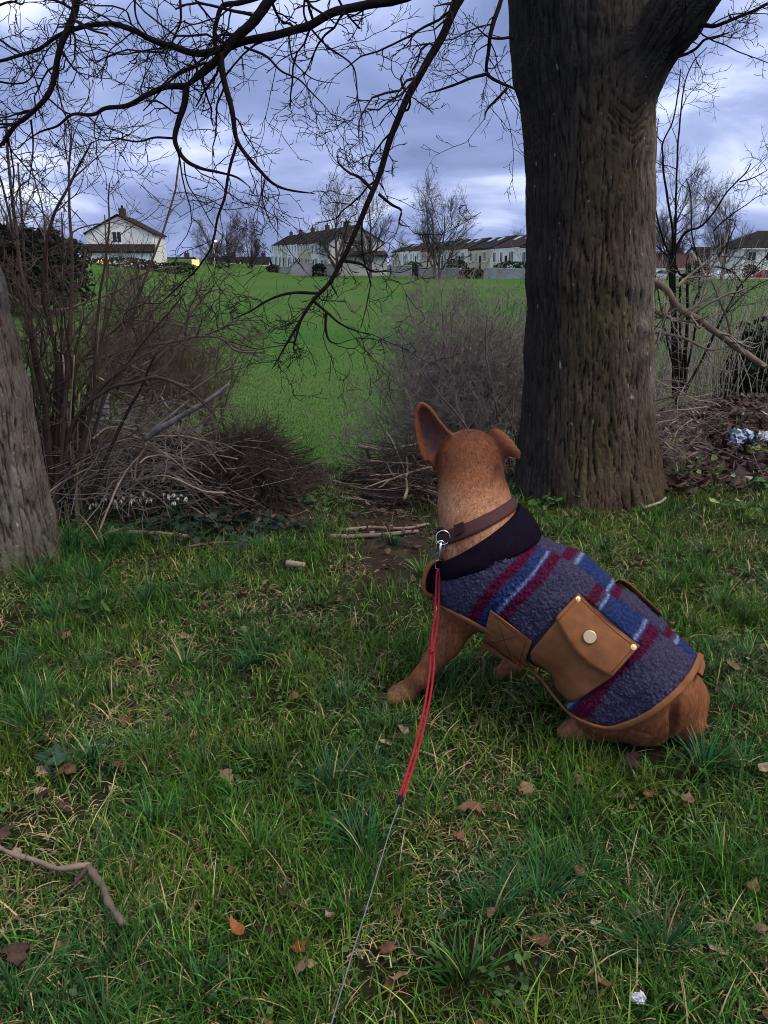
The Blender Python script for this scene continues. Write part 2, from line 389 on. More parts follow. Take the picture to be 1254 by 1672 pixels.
def path_mask(x, y):
    return np.exp(-((x - 0.03 + 0.05 * (y - 3.5)) / 0.24) ** 2) * sstep(2.45, 2.95, y) * (1 - sstep(4.3, 4.9, y))
def soil_mask(x, y):
    """bare or littered earth where grass does not grow"""
    m = path_mask(x, y)
    m = np.maximum(m, sstep(0.9, 1.3, x) * sstep(4.05, 4.55, y + 0.25 * (x - 1.4)) * (1 - sstep(8, 10, y)))
    m = np.maximum(m, sstep(-0.2, -0.5, x) * sstep(3.25, 3.55, y) * (1 - sstep(4.8, 5.8, y)))
    m = np.maximum(m, sstep(0.15, 0.3, x) * sstep(3.9, 4.3, y) * (1 - sstep(5.4, 6.4, y)))
    return np.clip(m + 0.25 * fbm(p2(x, y, 3.0, 9.0), 2) * (m > 0.05), 0, 1)
def build_ground():
    ys = np.concatenate([np.arange(-4, 0.6, 0.25), np.arange(0.6, 7, 0.035), 7 + np.cumsum(np.geomspace(0.04, 220, 110))])
    xp = np.concatenate([np.arange(0, 3.2, 0.035), 3.2 + np.cumsum(np.geomspace(0.04, 220, 90))])
    xs = np.concatenate([-xp[:0:-1], xp])
    X, Y = np.meshgrid(xs, ys, indexing='ij'); x = X.ravel(); y = Y.ravel(); z = H(x, y)
    nx, ny = X.shape; i = np.arange(nx * ny).reshape(nx, ny)
    Fq = np.stack([i[:-1, :-1], i[1:, :-1], i[1:, 1:], i[:-1, 1:]], -1).reshape(-1, 4)
    n = fbm(p2(x, y, 2.2, 5.0), 4)[:, None]; n2 = fbm(p2(x, y, 0.09, 2.0), 4)[:, None]; n3 = fbm(p2(x, y, 9.0, 1.0), 3)[:, None]
    soil = np.array([0.024, 0.017, 0.011]) * (1 + 0.5 * n3); moss = np.array([0.018, 0.028, 0.008])
    nearc = lerp(soil, moss, np.clip(0.45 + 0.9 * n, 0, 1))
    field = np.array([0.050, 0.118, 0.026]) * (1 + 0.32 * n2 + 0.18 * n)
    dry = np.array([0.075, 0.095, 0.030]); field = lerp(field, dry, np.clip(0.25 + n2, 0, 0.5))
    c = lerp(nearc, field, sstep(4.4, 5.2, y)[:, None])
    sm = soil_mask(x, y)[:, None]; c = lerp(c, np.array([0.040, 0.028, 0.021]) * (1 + 0.6 * n3), np.clip(sm * 1.2, 0, 1))
    V = np.stack([x, y, z], -1)
    m = M('ground_earth', attr=True, var=0.35, vscale=14, bump=0.9, bscale=45, bdist=0.02, rough=0.95, spec=0.02)
    o = obj('ground', V, Fq, m, None, c); tag(o, kind='structure')
    return o
build_ground()
# ================================================================== houses, walls, cars and trees across the field
m_render = M('white_render', (.78, .76, .73), var=0.12, vscale=.8, bump=.3, bscale=20, bdist=.02, objvar=.10)
m_rendw = M('grey_render', (.55, .53, .51), var=0.12, vscale=.6, bump=.3, bscale=20, bdist=.02)
m_cream = M('cream_render', (.58, .50, .38), var=0.12, vscale=.8, objvar=.08)
m_roof = M('dark_roof_tiles', (.019, .015, .016), var=0.35, vscale=3, bump=.8, bscale=14, bdist=.05, objvar=.15)
m_roofb = M('brown_roof_tiles', (.030, .020, .017), var=0.35, vscale=3, bump=.8, bscale=14, bdist=.05)
m_frame = M('white_frame', (.72, .72, .72), var=0.05)
m_glass = M('window_glass', (.018, .024, .034), rough=.35, var=.1, spec=.3)
m_lit = M('lit_window', (.5, .3, .1), emit=(1.0, .62, .22), estr=1.3, var=0)
m_brick = M('chimney_brick', (.070, .050, .042), var=.25, vscale=6, bump=.5, bscale=20)
m_block = M('block_wall', (.36, .35, .36), var=.18, vscale=1.2, bump=.6, bscale=9, bdist=.03)
m_fascia = M('dark_fascia', (.05, .035, .03), var=.1)
m_navy = M('navy_paint', (.012, .022, .045), rough=.5, var=.1)
m_ftree = M('far_tree_bark', (.085, .074, .068), var=.2, rough=.95)
m_hedge = M_leaf('hedge_leaf', True, trans=.2, rough=.7, var=.4, vscale=4)
m_tarmac = M('tarmac', (.060, .060, .064), var=.15)

def frame(p0, d, z):
    d = np.array(d, float) / np.linalg.norm(d); n = np.array([-d[1], d[0]])   # n points away from the front
    return lambda V: np.stack([p0[0] + V[:, 0] * d[0] + V[:, 1] * n[0], p0[1] + V[:, 0] * d[1] + V[:, 1] * n[1], z + V[:, 2]], -1)
def win(fr, face, x, z, w, h, parent, Wd, Lg, mat=None, bars=1, mf=None, nm='window'):
    """a window set in a wall: frame proud of the wall, pane inside it"""
    mat = mat or m_glass; mf = mf or m_frame
    def loc(a, y, c):
        if face == 'front': return (a, -y, c)
        if face == 'end0': return (-y, a, c)
        return (Lg + y, a, c)
    def bx(mb, a0, y0, c0, a1, y1, c1):
        p, q = loc(a0, y0, c0), loc(a1, y1, c1); mb.box(np.minimum(p, q), np.maximum(p, q), fr)
    f = MB(); t = .09
    bx(f, x, .0, z, x + w, .06, z + t); bx(f, x, .0, z + h - t, x + w, .06, z + h)
    bx(f, x, .0, z + t, x + t, .06, z + h - t); bx(f, x + w - t, .0, z + t, x + w, .06, z + h - t)
    for i in range(bars):
        xm = x + w * (i + 1) / (bars + 1); bx(f, xm - .04, .0, z + t, xm + .04, .055, z + h - t)
    o = f.build(nm, mf, parent)
    g = MB(); bx(g, x + t, .004, z + t, x + w - t, .03, z + h - t); g.build('pane', mat, o)
    s = MB(); bx(s, x - .1, .0, z - .12, x + w + .1, .13, z); s.build('sill', mf, o)
    return o
def house(name, label, cat, p0, d, L, W, z, eave, ridge, mat, roofm, wins, group=None, chim=(), over=.3, deep=2.5, hip=False):
    fr = frame(p0, d, z); c = fr(np.array([[L / 2, W / 2, 0]]))[0]
    root = empty(name, c, label, cat, group)
    w = MB(); V = np.array([(0, 0, -deep), (L, 0, -deep), (L, W, -deep), (0, W, -deep), (0, 0, eave), (L, 0, eave), (L, W, eave), (0, W, eave), (0, W / 2, ridge - .12), (L, W / 2, ridge - .12)], float)
    if hip: V[8, 0] += W * .45; V[9, 0] -= W * .45
    w.add(fr(V), [(0, 1, 5, 4), (2, 3, 7, 6)]); b = w.n
    w.add(fr(V), [(1, 2, 6, 5), (3, 0, 4, 7)]); w.add(fr(V), [(5, 6, 9), (7, 4, 8)])
    w.build('wall', mat, root)
    r = MB(); sl = (ridge - eave) / (W / 2); o = over; th = .16
    x0, x1 = -o, L + o; rx0, rx1 = (x0, x1) if not hip else (W * .45, L - W * .45)
    for sgn in (0, 1):
        e = (-o, eave - o * sl) if not sgn else (W + o, eave - o * sl)
        P = np.array([(x0, e[0], e[1]), (x1, e[0], e[1]), (rx1, W / 2, ridge), (rx0, W / 2, ridge)], float); Q = P + [0, 0, th]
        r.add(fr(np.concatenate([P, Q])), [(0, 3, 2, 1), (4, 5, 6, 7), (0, 1, 5, 4), (1, 2, 6, 5), (2, 3, 7, 6), (3, 0, 4, 7)] if not sgn else [(1, 2, 3, 0), (7, 6, 5, 4), (4, 5, 1, 0), (5, 6, 2, 1), (6, 7, 3, 2), (7, 4, 0, 3)])
    if hip:
        for xe, rx in ((x0, rx0), (x1, rx1)):
            P = np.array([(xe, -o, eave - o * sl), (xe, W + o, eave - o * sl), (rx, W / 2, ridge)], float); Q = P + [0, 0, th]
            r.add(fr(np.concatenate([P, Q])), [(0, 1, 2), (3, 5, 4)])
    ro = r.build('roof', roofm, root)
    g = MB(); g.box((x0, -o - .05, eave - o * sl - .10), (x1, -o + .03, eave - o * sl + .06), fr); g.build('gutter', m_frame if mat is m_render else m_fascia, ro)
    for cx in chim:
        q = MB(); q.box((cx - .45, W / 2 - .35, ridge - .6), (cx + .45, W / 2 + .35, ridge + .95), fr); ch = q.build('chimney', m_brick, ro if False else root)
        for k in (-.22, .22): t = MB(); t.tube(fr(np.array([(cx + k, W / 2, ridge + .95), (cx + k, W / 2, ridge + 1.3)])), [.11, .09], 8); t.build('chimney_pot', m_roofb, ch)
    for a in wins:
        win(fr, *a[:5], root, W, L, *(a[5:] if len(a) > 5 else ()))
    return root, fr

def gx(px, Y): return (px - CX) / FPX * (Y * _cp + (1.2 - 0) * _sp)
def zrow(py, Y): return float(at(CX, py, Y)[2])

ORD = ['first', 'second', 'third', 'fourth', 'fifth', 'sixth', 'seventh', 'eighth', 'ninth', 'tenth']
def build_far():
    # ---- gable-ended white house on the rise at the left
    Y = 96; x0, x1 = gx(136, Y), gx(240, Y); zb = zrow(436, Y)
    W_ = x1 - x0; root, fr = house('gable_house', 'white gable-ended house with a brown tiled lean-to roof, alone at the far left', 'house', (x0, Y + 9), (0, -1) if False else (0.10, -1), 9.0, W_, zb, zrow(381, Y) - zb, zrow(351, Y) - zb, m_render, m_roofb,
        [('end1', 3.0, zrow(397, Y) - zb, 1.15, 1.35), ('front', 2, 3.2, 1.3, 1.2), ('front', 5.5, 3.2, 1.3, 1.2)], chim=(6.0,), over=.22)
    # its lean-to across the gable wall
    q = MB(); z1, z2 = zrow(401, Y) - zb, zrow(413, Y) - zb
    V = np.array([(9.0, -.3, z1), (9.0, W_ + .3, z1), (10.6, W_ + .3, z2), (10.6, -.3, z2)]); V = np.concatenate([V, V + [0, 0, .18]]); q.add(fr(V), [(0, 1, 2, 3), (7, 6, 5, 4), (0, 4, 5, 1), (1, 5, 6, 2), (2, 6, 7, 3), (3, 7, 4, 0)]); q.build('lean_to_roof', m_roof, root)
    q = MB(); q.box((9.0, 0, -1), (10.3, W_, z2 + .1), fr); q.build('lean_to', m_render, root)
    f2 = lambda V_: fr(V_ + np.array([10.3 - 9.0, 0, 0])); win(f2, 'end1', 1.3, z2 - 1.35, 1.5, .85, root, W_, 9.0, m_lit)
    # ---- two-storey terrace whose gable end faces us, going away to the left
    Y0 = 114.; P0 = np.array([gx(537, Y0), Y0]); d = nrm(np.array([-.2415, 1.0])); Wt = 8.2; Lh = 8.6; z0 = zrow(449, Y0)
    ev, rd = zrow(396, Y0) - z0, zrow(368, Y0) - z0
    for i in range(10):
        # front of each house looks to the left, so run the frame backwards along the row
        s = P0 + d * Lh * (i + 1); cream = i in (2, 3, 6)
        lab = 'end-of-terrace grey house with its gable towards the field' if i == 0 else ORD[i] + ' house from the gable end in the terrace receding left behind the bare trees'
        wn = [('front', 1.2, 3.15, 1.5, 1.3), ('front', 5.2, 3.15, 1.9, 1.3), ('front', 4.6, .75, 2.6, 1.5, m_glass, 2)]
        if i == 0: wn += [('end1', 3.4, zrow(403, Y0) - z0, 1.6, 1.0)]
        hr, fr = house('terraced_house', lab, 'house', s, -d, Lh - .02, Wt, z0 + .018 * Lh * i, ev, rd, m_cream if cream else (m_rendw if i == 0 else m_render), m_roof, wn, None if i == 0 else 'houses of the receding terrace', chim=(1.0,) if i % 2 == 0 else (), over=.0 if i else .15)
        dr = MB(); dr.box((2.2, -.06, 0), (3.2, .0, 2.05), fr); dr.build('door', m_navy if i % 3 else m_roofb, hr)
    # outshot with dark lean-to roof beside the gable
    nrm2 = np.array([d[1], -d[0]])
    Yq = 111.; a, b = gx(556, Yq), gx(632, Yq); zb = zrow(457, Yq)
    t = empty('garden_shed', ((a + b) / 2, Yq, zb), 'long grey flat-fronted outbuilding with a dark pitched roof, against the gable end', 'outbuilding')
    q = MB(); q.box((a, Yq, zb - 1), (b, Yq + 3, zrow(418, Yq))); q.build('wall', m_rendw, t)
    V = np.array([(a - .3, Yq - .3, zrow(419, Yq)), (b + .2, Yq - .3, zrow(419, Yq)), (b - .4, Yq + 3.2, zrow(411, Yq)), (a + .4, Yq + 3.2, zrow(411, Yq))]); q = MB(); q.add(np.concatenate([V, V + [0, 0, .2]]), [(3, 2, 1, 0), (4, 5, 6, 7), (0, 1, 5, 4), (1, 2, 6, 5), (2, 3, 7, 6), (3, 0, 4, 7)]); q.build('roof', m_roof, t)
    # ---- low terrace on the right with rooflights
    Y1 = 102.; P1 = np.array([gx(905, Y1 - 6), Y1 - 6]); d1 = nrm(np.array([-.150, 1.0])); zb = zrow(459, Y1)
    ev, rd = zrow(404, Y1) - zb, zrow(379, Y1) - zb
    for i in range(9):
        s = P1 + d1 * 14.0 * (i + 1)
        wn = [('front', 1.5, ev - 1.9, 1.5, 1.5), ('front', 5.2, ev - 1.9, 1.3, 1.5), ('front', 9.6, ev - 1.9, 2.0, 1.5, m_glass, 2)]
        hr, fr = house('low_terraced_house', ORD[i] + ' low tiled house counted from the big trunk in the long white terrace', 'house', s, -d1, 13.98, 8.0, zb + .012 * 14 * i, ev, rd, (m_render, m_render, m_cream)[i % 3], m_roofb if i % 2 else m_roof, wn, 'houses of the low terrace', chim=(), over=.0)
        dr = MB(); dr.box((7.6, -.06, ev - 3.2), (8.6, .0, ev - 1.0), fr); dr.build('door', m_roofb, hr)
        for cx in (3.5, 9.0):
            sl = (rd - ev) / 4.0; q = MB(); yv = 2.4; V = np.array([(cx, yv, ev + sl * yv + .2), (cx + 1.3, yv, ev + sl * yv + .2), (cx + 1.3, yv + 1.0, ev + sl * (yv + 1.0) + .2), (cx, yv + 1.0, ev + sl * (yv + 1) + .2)])
            q.add(fr(np.concatenate([V, V + [0, 0, .1]])), [(3, 2, 1, 0), (4, 5, 6, 7), (0, 1, 5, 4), (1, 2, 6, 5), (2, 3, 7, 6), (3, 0, 4, 7)]); q.build('rooflight', M('rooflight_glass', (.45, .5, .6), rough=.1), hr)
    # ---- small far houses: between the left house and the terrace, and right of the trunk
    def small(px0, px1, Y, eave, ridge, base, lab, mat=m_render, roofm=m_roof, lit=(), nw=3, d=(1, 0.05), hip=False, W=7.):
        a, b = gx(px0, Y), gx(px1, Y); zb = zrow(base, Y); L = b - a; ev = zrow(eave, Y) - zb
        wn = [('front', L * (i + .5) / nw - .6, max(.6, ev - 1.7) if k == 0 else ev - 4.2, 1.2, 1.2, m_lit if (i, k) in lit else m_glass) for i in range(nw) for k in ((0, 1) if ev > 4.6 else (0,))]
        return house('far_house', lab, 'house', (a, Y), d, L, W, zb, ev, zrow(ridge, Y) - zb, mat, roofm, wn, over=.3, hip=hip, chim=(L * .8,) if not hip else ())
    small(338, 388, 150, 434, 420, 446, 'low white house behind the lit street lamp, left of the small bare trees', nw=3)
    small(394, 437, 165, 432, 420, 446, 'small white bungalow between the small bare trees and the terrace', nw=2)
    small(256, 312, 150, 432, 421, 446, 'dark slate-roofed bungalow right of the gable-ended house', m_rendw, nw=3)
    small(438, 470, 230, 430, 421, 445, 'farthest pale house at the left end of the terrace', nw=2)
    small(1060, 1140, 118, 437, 414, 462, 'white bungalow with maroon tiled roof just right of the big trunk', m_render, M('maroon_tiles', (.055, .030, .034), var=.3), nw=3)
    small(1142, 1204, 122, 424, 404, 462, 'white house with low dark roof between the small tree and the hipped house', nw=3)
    small(1208, 1330, 104, 404, 376, 462, 'white two-storey house with dark hipped roof and lit ground floor at the right edge', lit=((0, 1), (1, 1)), nw=4, hip=True, W=9.)
    # ---- garden walls
    def wall(px0, Ya, px1, Yb, top0, top1, lab, mat=m_block, h=None, cap=True):
        a = np.array([gx(px0, Ya), Ya]); b = np.array([gx(px1, Yb), Yb]); za, zb_ = zrow(top0, Ya), zrow(top1, Yb); dd = b - a; L = np.linalg.norm(dd); dd = dd / L; n_ = np.array([-dd[1], dd[0]]) * .11
        t = empty('garden_wall', (*((a + b) / 2), H(*((a + b) / 2))), lab, 'wall')
        V = np.array([(*(a - n_), H(*a) - .5), (*(b - n_), H(*b) - .5), (*(b + n_), H(*b) - .5), (*(a + n_), H(*a) - .5), (*(a - n_), za), (*(b - n_), zb_), (*(b + n_), zb_), (*(a + n_), za)])
        q = MB(); q.add(V, [(0, 3, 2, 1), (0, 1, 5, 4), (1, 2, 6, 5), (2, 3, 7, 6), (3, 0, 4, 7), (4, 5, 6, 7)]); q.build('wall_face', mat, t)
        c = V.copy(); c[:4] = V[4:] + [0, 0, .003]; c[4:] = V[4:] + [0, 0, .09]; m_ = np.repeat(n_[None] * .5, 2, 0)
        for k in (0, 1, 4, 5): c[k, :2] -= n_ * .4
        for k in (2, 3, 6, 7): c[k, :2] += n_ * .4
        q = MB(); q.add(c, [(0, 3, 2, 1), (0, 1, 5, 4), (1, 2, 6, 5), (2, 3, 7, 6), (3, 0, 4, 7), (4, 5, 6, 7)]); q.build('coping', m_rendw, t)
    wall(440, 132, 478, 122, 436, 436, 'low pale garden wall in front of the terrace, left end')
    wall(476, 110, 512, 110, 430, 430, 'grey rendered yard wall left of the dark bush by the terrace')
    wall(530, 109, 556, 109, 432, 432, 'grey garden wall under the terrace gable')
    wall(633, 109, 672, 108, 434, 434, 'pale block garden wall left of the navy gate')
    wall(684, 107, 752, 103, 437, 439, 'grey block garden wall right of the navy gate')
    wall(790, 98, 862, 95, 438, 440, 'rough grey block wall beside the big trunk')
    wall(862, 95, 990, 93, 440, 441, 'rough grey block wall hidden mostly by the big trunk')
    Yg = 107.7; t = empty('garden_gate', (gx(678, Yg), Yg, zrow(458, Yg)), 'tall navy boarded gate in the garden wall', 'gate')
    xs = np.linspace(gx(672.5, Yg), gx(683.5, Yg), 6)
    for i in range(5): q = MB(); q.box((xs[i] + .01, Yg - .03, zrow(458, Yg)), (xs[i + 1] - .01, Yg + .03, zrow(433, Yg))); q.build('board', m_navy, t)
    q = MB(); q.box((xs[0], Yg + .035, zrow(440, Yg)), (xs[-1], Yg + .08, zrow(438, Yg))); q.build('rail', m_navy, t)
    # ---- hedges and bushes as leaf masses
    def bush(px0, px1, top, bot, Y, lab, colr, n=900, cat='hedge', name='hedge', depth=1.0, sz=.16):
        a, b = gx(px0, Y), gx(px1, Y); z1, z0_ = zrow(top, Y), min(zrow(bot, Y), float(H(np.array([(a + b) / 2]), np.array([Y]))[0])); n = int(n * (1.6 if Y == 40 else 1)); g = rng.uniform(0, 1, (n, 3)); x = lerp(a, b, g[:, 0]); prof = .72 + .28 * np.sin(np.pi * g[:, 0]) ** .5 + .10 * pn(np.c_[x * 1.3, np.zeros((n, 2))])
        z = z0_ + (z1 - z0_) * prof * g[:, 2] ** .6; y = Y + (g[:, 1] - .5) * 2 * depth
        C = np.stack([x, y, z], -1); u = nrm(rng.normal(size=(n, 3))); v = nrm(np.cross(u, rng.normal(size=(n, 3)))); s = rng.uniform(.5, 1.2, (n, 1)) * sz
        V = np.stack([C + u * s, C + v * s * .8, C - u * s, C - v * s * .8], 1).reshape(-1, 3); cc = np.repeat(np.array(colr) * rng.uniform(.5, 1.5, (n, 1)), 4, 0)
        t = empty(name, ((a + b) / 2, Y, z0_), lab, cat); o = obj('foliage', V, np.arange(4 * n).reshape(-1, 4), m_hedge, t, cc, False); tag(o, kind='stuff')
        for i in range(4): xx = lerp(a, b, (i + .5) / 4); MB().tube([(xx, Y, z0_ - .4), (xx + .05, Y, z0_ + (z1 - z0_) * .6)], [.05, .02], 6).build('stem', m_ftree, t)
    gr = (.022, .036, .015)
    bush(510, 534, 431, 456, 109.5, 'dark green bush against the yard wall by the terrace', (.012, .022, .018), 500, 'bush', 'garden_bush')
    bush(748, 792, 438, 462, 99.5, 'russet-dark bush leaning over the gap in the garden wall', (.030, .018, .016), 700, 'bush', 'garden_bush')
    bush(805, 866, 427, 441, 99, 'clipped dark hedge on top of the block wall beside the big trunk', gr, 900)
    bush(724, 762, 424, 444, 106, 'dark evergreen hedge behind the garden wall, under the twin-trunk tree', gr, 800)
    bush(660, 690, 428, 440, 118, 'mid green hedge left of the navy gate, behind the wall', (.04, .06, .02), 500)
    bush(436, 460, 433, 449, 128, 'dark shrub at the far left end of the terrace wall', (.02, .02, .018), 400, 'bush', 'garden_bush')
    bush(1120, 1150, 425, 462, 112, 'dark evergreen bush beside the white bungalow', (.014, .02, .016), 600, 'bush', 'garden_bush')
    bush(1214, 1234, 432, 462, 101, 'small dark garden tree before the lit doorway at the right', (.03, .03, .015), 500, 'bush', 'garden_bush')
    bush(-40, 128, 372, 486, 40, 'tall dark overgrown hedge behind the shrub at the left edge', (.016, .019, .016), 5200, depth=2.5, sz=.14)
    bush(250, 320, 428, 452, 92, 'low dark hedge right of the gable-ended house', (.015, .02, .017), 800)
    bush(128, 256, 420, 452, 92, 'low dark hedge across the foot of the gable-ended house', (.02, .022, .018), 1300)
    # ---- road with kerb at the right, cars on it
    Yr = 99.; q = MB(); a, b = gx(1040, Yr), gx(1500, Yr); z_ = zrow(462, Yr)
    V = np.array([(a, Yr - 2, H(a, Yr - 2) + .06), (b, Yr - 2, H(b, Yr - 2) + .06), (b, Yr + 3.5, z_ + .25), (a, Yr + 3.5, z_ + .25)]); q.add(np.concatenate([V - [0, 0, .6], V]), [(4, 5, 6, 7), (0, 1, 5, 4), (1, 2, 6, 5), (3, 0, 4, 7)]); o = q.build('road', m_tarmac); tag(o, kind='structure')
    q = MB(); q.box((a, Yr - 2.3, H((a + b) / 2, Yr - 2) - .3), (b, Yr - 2.003, H((a + b) / 2, Yr - 2) + .15)); o = q.build('kerb', m_rendw); tag(o, kind='structure')
    def car(px, Y, colr, lab, lights=False, face=1):
        x = gx(px, Y); z = z_ + .12; L = 4.2; t = empty('parked_car', (x, Y, z), lab, 'car'); S = lambda V_: np.stack([x + face * V_[:, 0], Y + V_[:, 1], z + V_[:, 2]], -1)
        paint = M('car_paint', colr, rough=.25, var=.03, spec=.6); side = [(-2.1, .35), (-2.1, .75), (-1.95, .92), (-.95, 1.0), (-.35, 1.42), (.95, 1.45), (1.75, 1.0), (2.1, .9), (2.1, .35)]
        n_ = len(side); ta = [1, 1, 1, .97, .82, .82, .97, 1, 1]
        V = np.array([(a_, -.86 * t_, c_) for (a_, c_), t_ in zip(side, ta)] + [(a_, .86 * t_, c_) for (a_, c_), t_ in zip(side, ta)]); q = MB(); k = np.arange(n_); k2 = (k + 1) % n_
        q.add(S(V), np.stack([k, k2, k2 + n_, k + n_], 1)); ctr = np.array([(0, -.86, .7), (0, .86, .7)]); V2 = np.concatenate([V, ctr]); q.add(S(V2), np.concatenate([np.stack([k2, k, np.full(n_, 2 * n_)], 1), np.stack([k + n_, k2 + n_, np.full(n_, 2 * n_ + 1)], 1)])); q.build('body', paint, t)
        for yy in (-.80, .80):
            q = MB(); P = np.array([(-.85, yy, 1.03), (-.33, yy * .93, 1.37), (.30, yy * .93, 1.38), (.30, yy, 1.03)]); q.add(S(np.concatenate([P, P + [0, .04 * np.sign(yy), 0]])), [(0, 1, 2, 3), (4, 5, 6, 7), (0, 4, 5, 1), (1, 5, 6, 2), (2, 6, 7, 3), (3, 7, 4, 0)]); q.build('side_window', m_glass, t)
            q = MB(); P = np.array([(.38, yy, 1.03), (.38, yy * .93, 1.38), (.92, yy * .93, 1.38), (1.55, yy, 1.03)]); q.add(S(np.concatenate([P, P + [0, .04 * np.sign(yy), 0]])), [(0, 1, 2, 3), (4, 5, 6, 7), (0, 4, 5, 1), (1, 5, 6, 2), (2, 6, 7, 3), (3, 7, 4, 0)]); q.build('side_window', m_glass, t)
            for xx in (-1.35, 1.3):
                q = MB(); q.tube(S(np.array([(xx, yy * .95, .33), (xx, yy * 1.12, .33)])), [.33, .33], 16); wh = q.build('wheel', m_black_rubber, t)
                q = MB(); q.tube(S(np.array([(xx, yy * 1.12, .33), (xx, yy * 1.135, .33)])), [.2, .19], 12); q.build('rim', m_frame, wh)
            q = MB(); q.box((-2.13, yy * .75 - .14, .66), (-2.08, yy * .75 + .14, .80), S); q.build('headlight', M('headlight_glass', (.8, .8, .8), emit=(1, .9, .75) if lights else None, estr=2.0), t)
            q = MB(); q.box((2.08, yy * .75 - .13, .68), (2.13, yy * .75 + .13, .84), S); q.build('tail_light', M('tail_light_glass', (.3, .01, .01)), t)
    global m_black_rubber
    m_black_rubber = M('tyre_rubber', (.015, .015, .015), var=.1)
    car(1180, 100.4, (.62, .63, .65), 'white car with headlights on, parked before the small bare tree at the right', True)
    car(1252, 98.6, (.20, .012, .016), 'dark red parked car at the right edge')
    car(1085, 101.0, (.55, .56, .58), 'pale car parked close to the big trunk at the right', False, -1)
    # ---- street lamp, lit
    Yl = 120.; x = gx(352, Yl); zb = H(x, Yl); zt = zrow(393, Yl); t = empty('street_lamp', (x, Yl, zb), 'lit street lamp between the gable-ended house and the terrace', 'street lamp')
    MB().tube([(x, Yl, zb), (x, Yl, zt), (x + .5, Yl, zt + .25)], [.09, .06, .04], 8).build('pole', m_rendw, t)
    q = MB(); q.box((x - .05, Yl - .15, zt - .02), (x + .55, Yl + .15, zt + .14)); hd = q.build('lamp_head', m_rendw, t)
    q = MB(); q.box((x + .0, Yl - .13, zt - .16), (x + .5, Yl + .13, zt - .025)); q.build('bulb', M('lamp_bulb', (.9, .6, .3), emit=(1, .70, .34), estr=6), hd)
    Yl = 118.; x = gx(321, Yl); t = empty('lit_sign', (x, Yl, H(x, Yl)), 'orange lit pillar sign below the street lamp', 'sign')
    q = MB(); q.box((x - .1, Yl, H(x, Yl)), (x + .1, Yl + .1, zrow(440, Yl))); q.build('post', m_fascia, t)
    q = MB(); q.box((x - .55, Yl - .06, zrow(440, Yl)), (x + .5, Yl + .12, zrow(424, Yl))); q.build('panel', M('lit_panel', (.6, .35, .1), emit=(1, .55, .14), estr=1.6), t)
    # ---- bare trees across the field
    protos = []
    for v in range(3):
        hgt = 10.; nt = [1, 2, 1][v]; tr = []; lst = []
        for i in range(nt):
            a0 = np.array([.35 * (i - (nt - 1) / 2) * 2, 0, 0.]); P = np.array([a0, a0 + [.05, 0, 1.0], a0 + [.1 * (-1) ** i, .05, 2.4], a0 + [.35 * (i - (nt - 1) / 2) * 2 + .2, .1, 5.6], a0 + [.3 * (i * 2 - 1), 0, 8.6]]); P, R_ = resample(P, np.array([.26, .21, .19, .10, .03]) / nt ** .3, 16); tr.append((P, R_))
        P = np.array([p for p, r in tr]); R_ = np.array([r for p, r in tr])
        a, ar = grow(P, R_, 15 if nt == 1 else 11, (3.2, 5.2), (32, 66), 9, .09, (0, 0, .07), .60, .24, .85, .03, 1, .30)
        b, br = grow(a, ar, 8, (1.2, 2.6), (24, 52), 7, .13, (0, 0, .05), .55, .2, 1, .018, 1, .45)
        c_, cr_ = grow(b, br, 7, (.5, 1.3), (22, 55), 5, .15, (0, 0, .04), .6, .2, 1, .012, 1, .6)
        e, er = grow(c_, cr_, 4, (.25, .7), (20, 50), 4, .15, (0, 0, .05), .7, .3, 1, .010, 1, .7)
        protos.append((P, R_, (a, ar), [(b, br, 3), (c_, cr_, 3), (e, er, 3)]))
    made = {}
    def far_tree(px, top, bot, Y, v, lab, rot=0., wid=1.0, grp=None):
        x = gx(px, Y); zb = zrow(bot, Y); s = (zrow(top, Y) - zb) / 10.6
        if v not in made:
            P, R_, A, rest = protos[v]; t = empty('bare_tree', (0, 0, 0), lab, 'tree', grp)
            V, Fq, _ = cat_tubes([(P, R_, 8)]); obj('trunk', V, Fq, m_ftree, t)
            for q_ in range(len(A[0])): V, Fq, _ = cat_tubes([(A[0][q_:q_ + 1], A[1][q_:q_ + 1], 5)]); obj('limb', V, Fq, m_ftree, t)
            V, Fq, _ = cat_tubes(rest); o = obj('crown', V, Fq, m_ftree, t); tag(o, kind='stuff'); made[v] = t
        else:
            t = copy_tree(made[v]); t['label'] = lab
            if grp: t['group'] = grp
        t.location = (x, Y, zb - .15); t.rotation_euler = (0, 0, rot); t.scale = (s * wid, s * wid, s)
    far_tree(713, 300, 459, 97, 1, 'round-crowned twin-trunk bare tree before the navy gate', .3, 1.0)
    far_tree(605, 296, 459, 100, 0, 'slender bare tree in front of the gable end of the terrace', 1.1, .80)
    far_tree(552, 298, 456, 106, 2, 'wide bare tree left of the gable end, before the terrace', 2.4, .95)
    far_tree(375, 342, 447, 126, 0, 'small bare tree right of the lit street lamp', 2.2, 1.0)
    far_tree(345, 352, 447, 132, 2, 'small bare tree left of the lit street lamp', .5, 1.0)
    far_tree(410, 356, 447, 138, 1, 'small bare tree between the white bungalows', 4.0, .95)
    far_tree(1092, 262, 462, 94, 2, 'tall bare tree close to the right side of the big trunk', 3.4, .80)
    far_tree(1178, 290, 464, 93, 0, 'bare tree with upswept twigs before the white car', 5.0, .85)
    far_tree(830, 372, 445, 190, 0, 'distant bare tree above the low terrace roof', 2.0, 1.1)
    far_tree(655, 388, 440, 230, 2, 'tiny distant bare tree behind the gap between the terraces', 2.6, 1.3)
    far_tree(20, 318, 452, 60, 0, 'bare tree rising behind the dark hedge at the left edge', 3.0, 1.0)
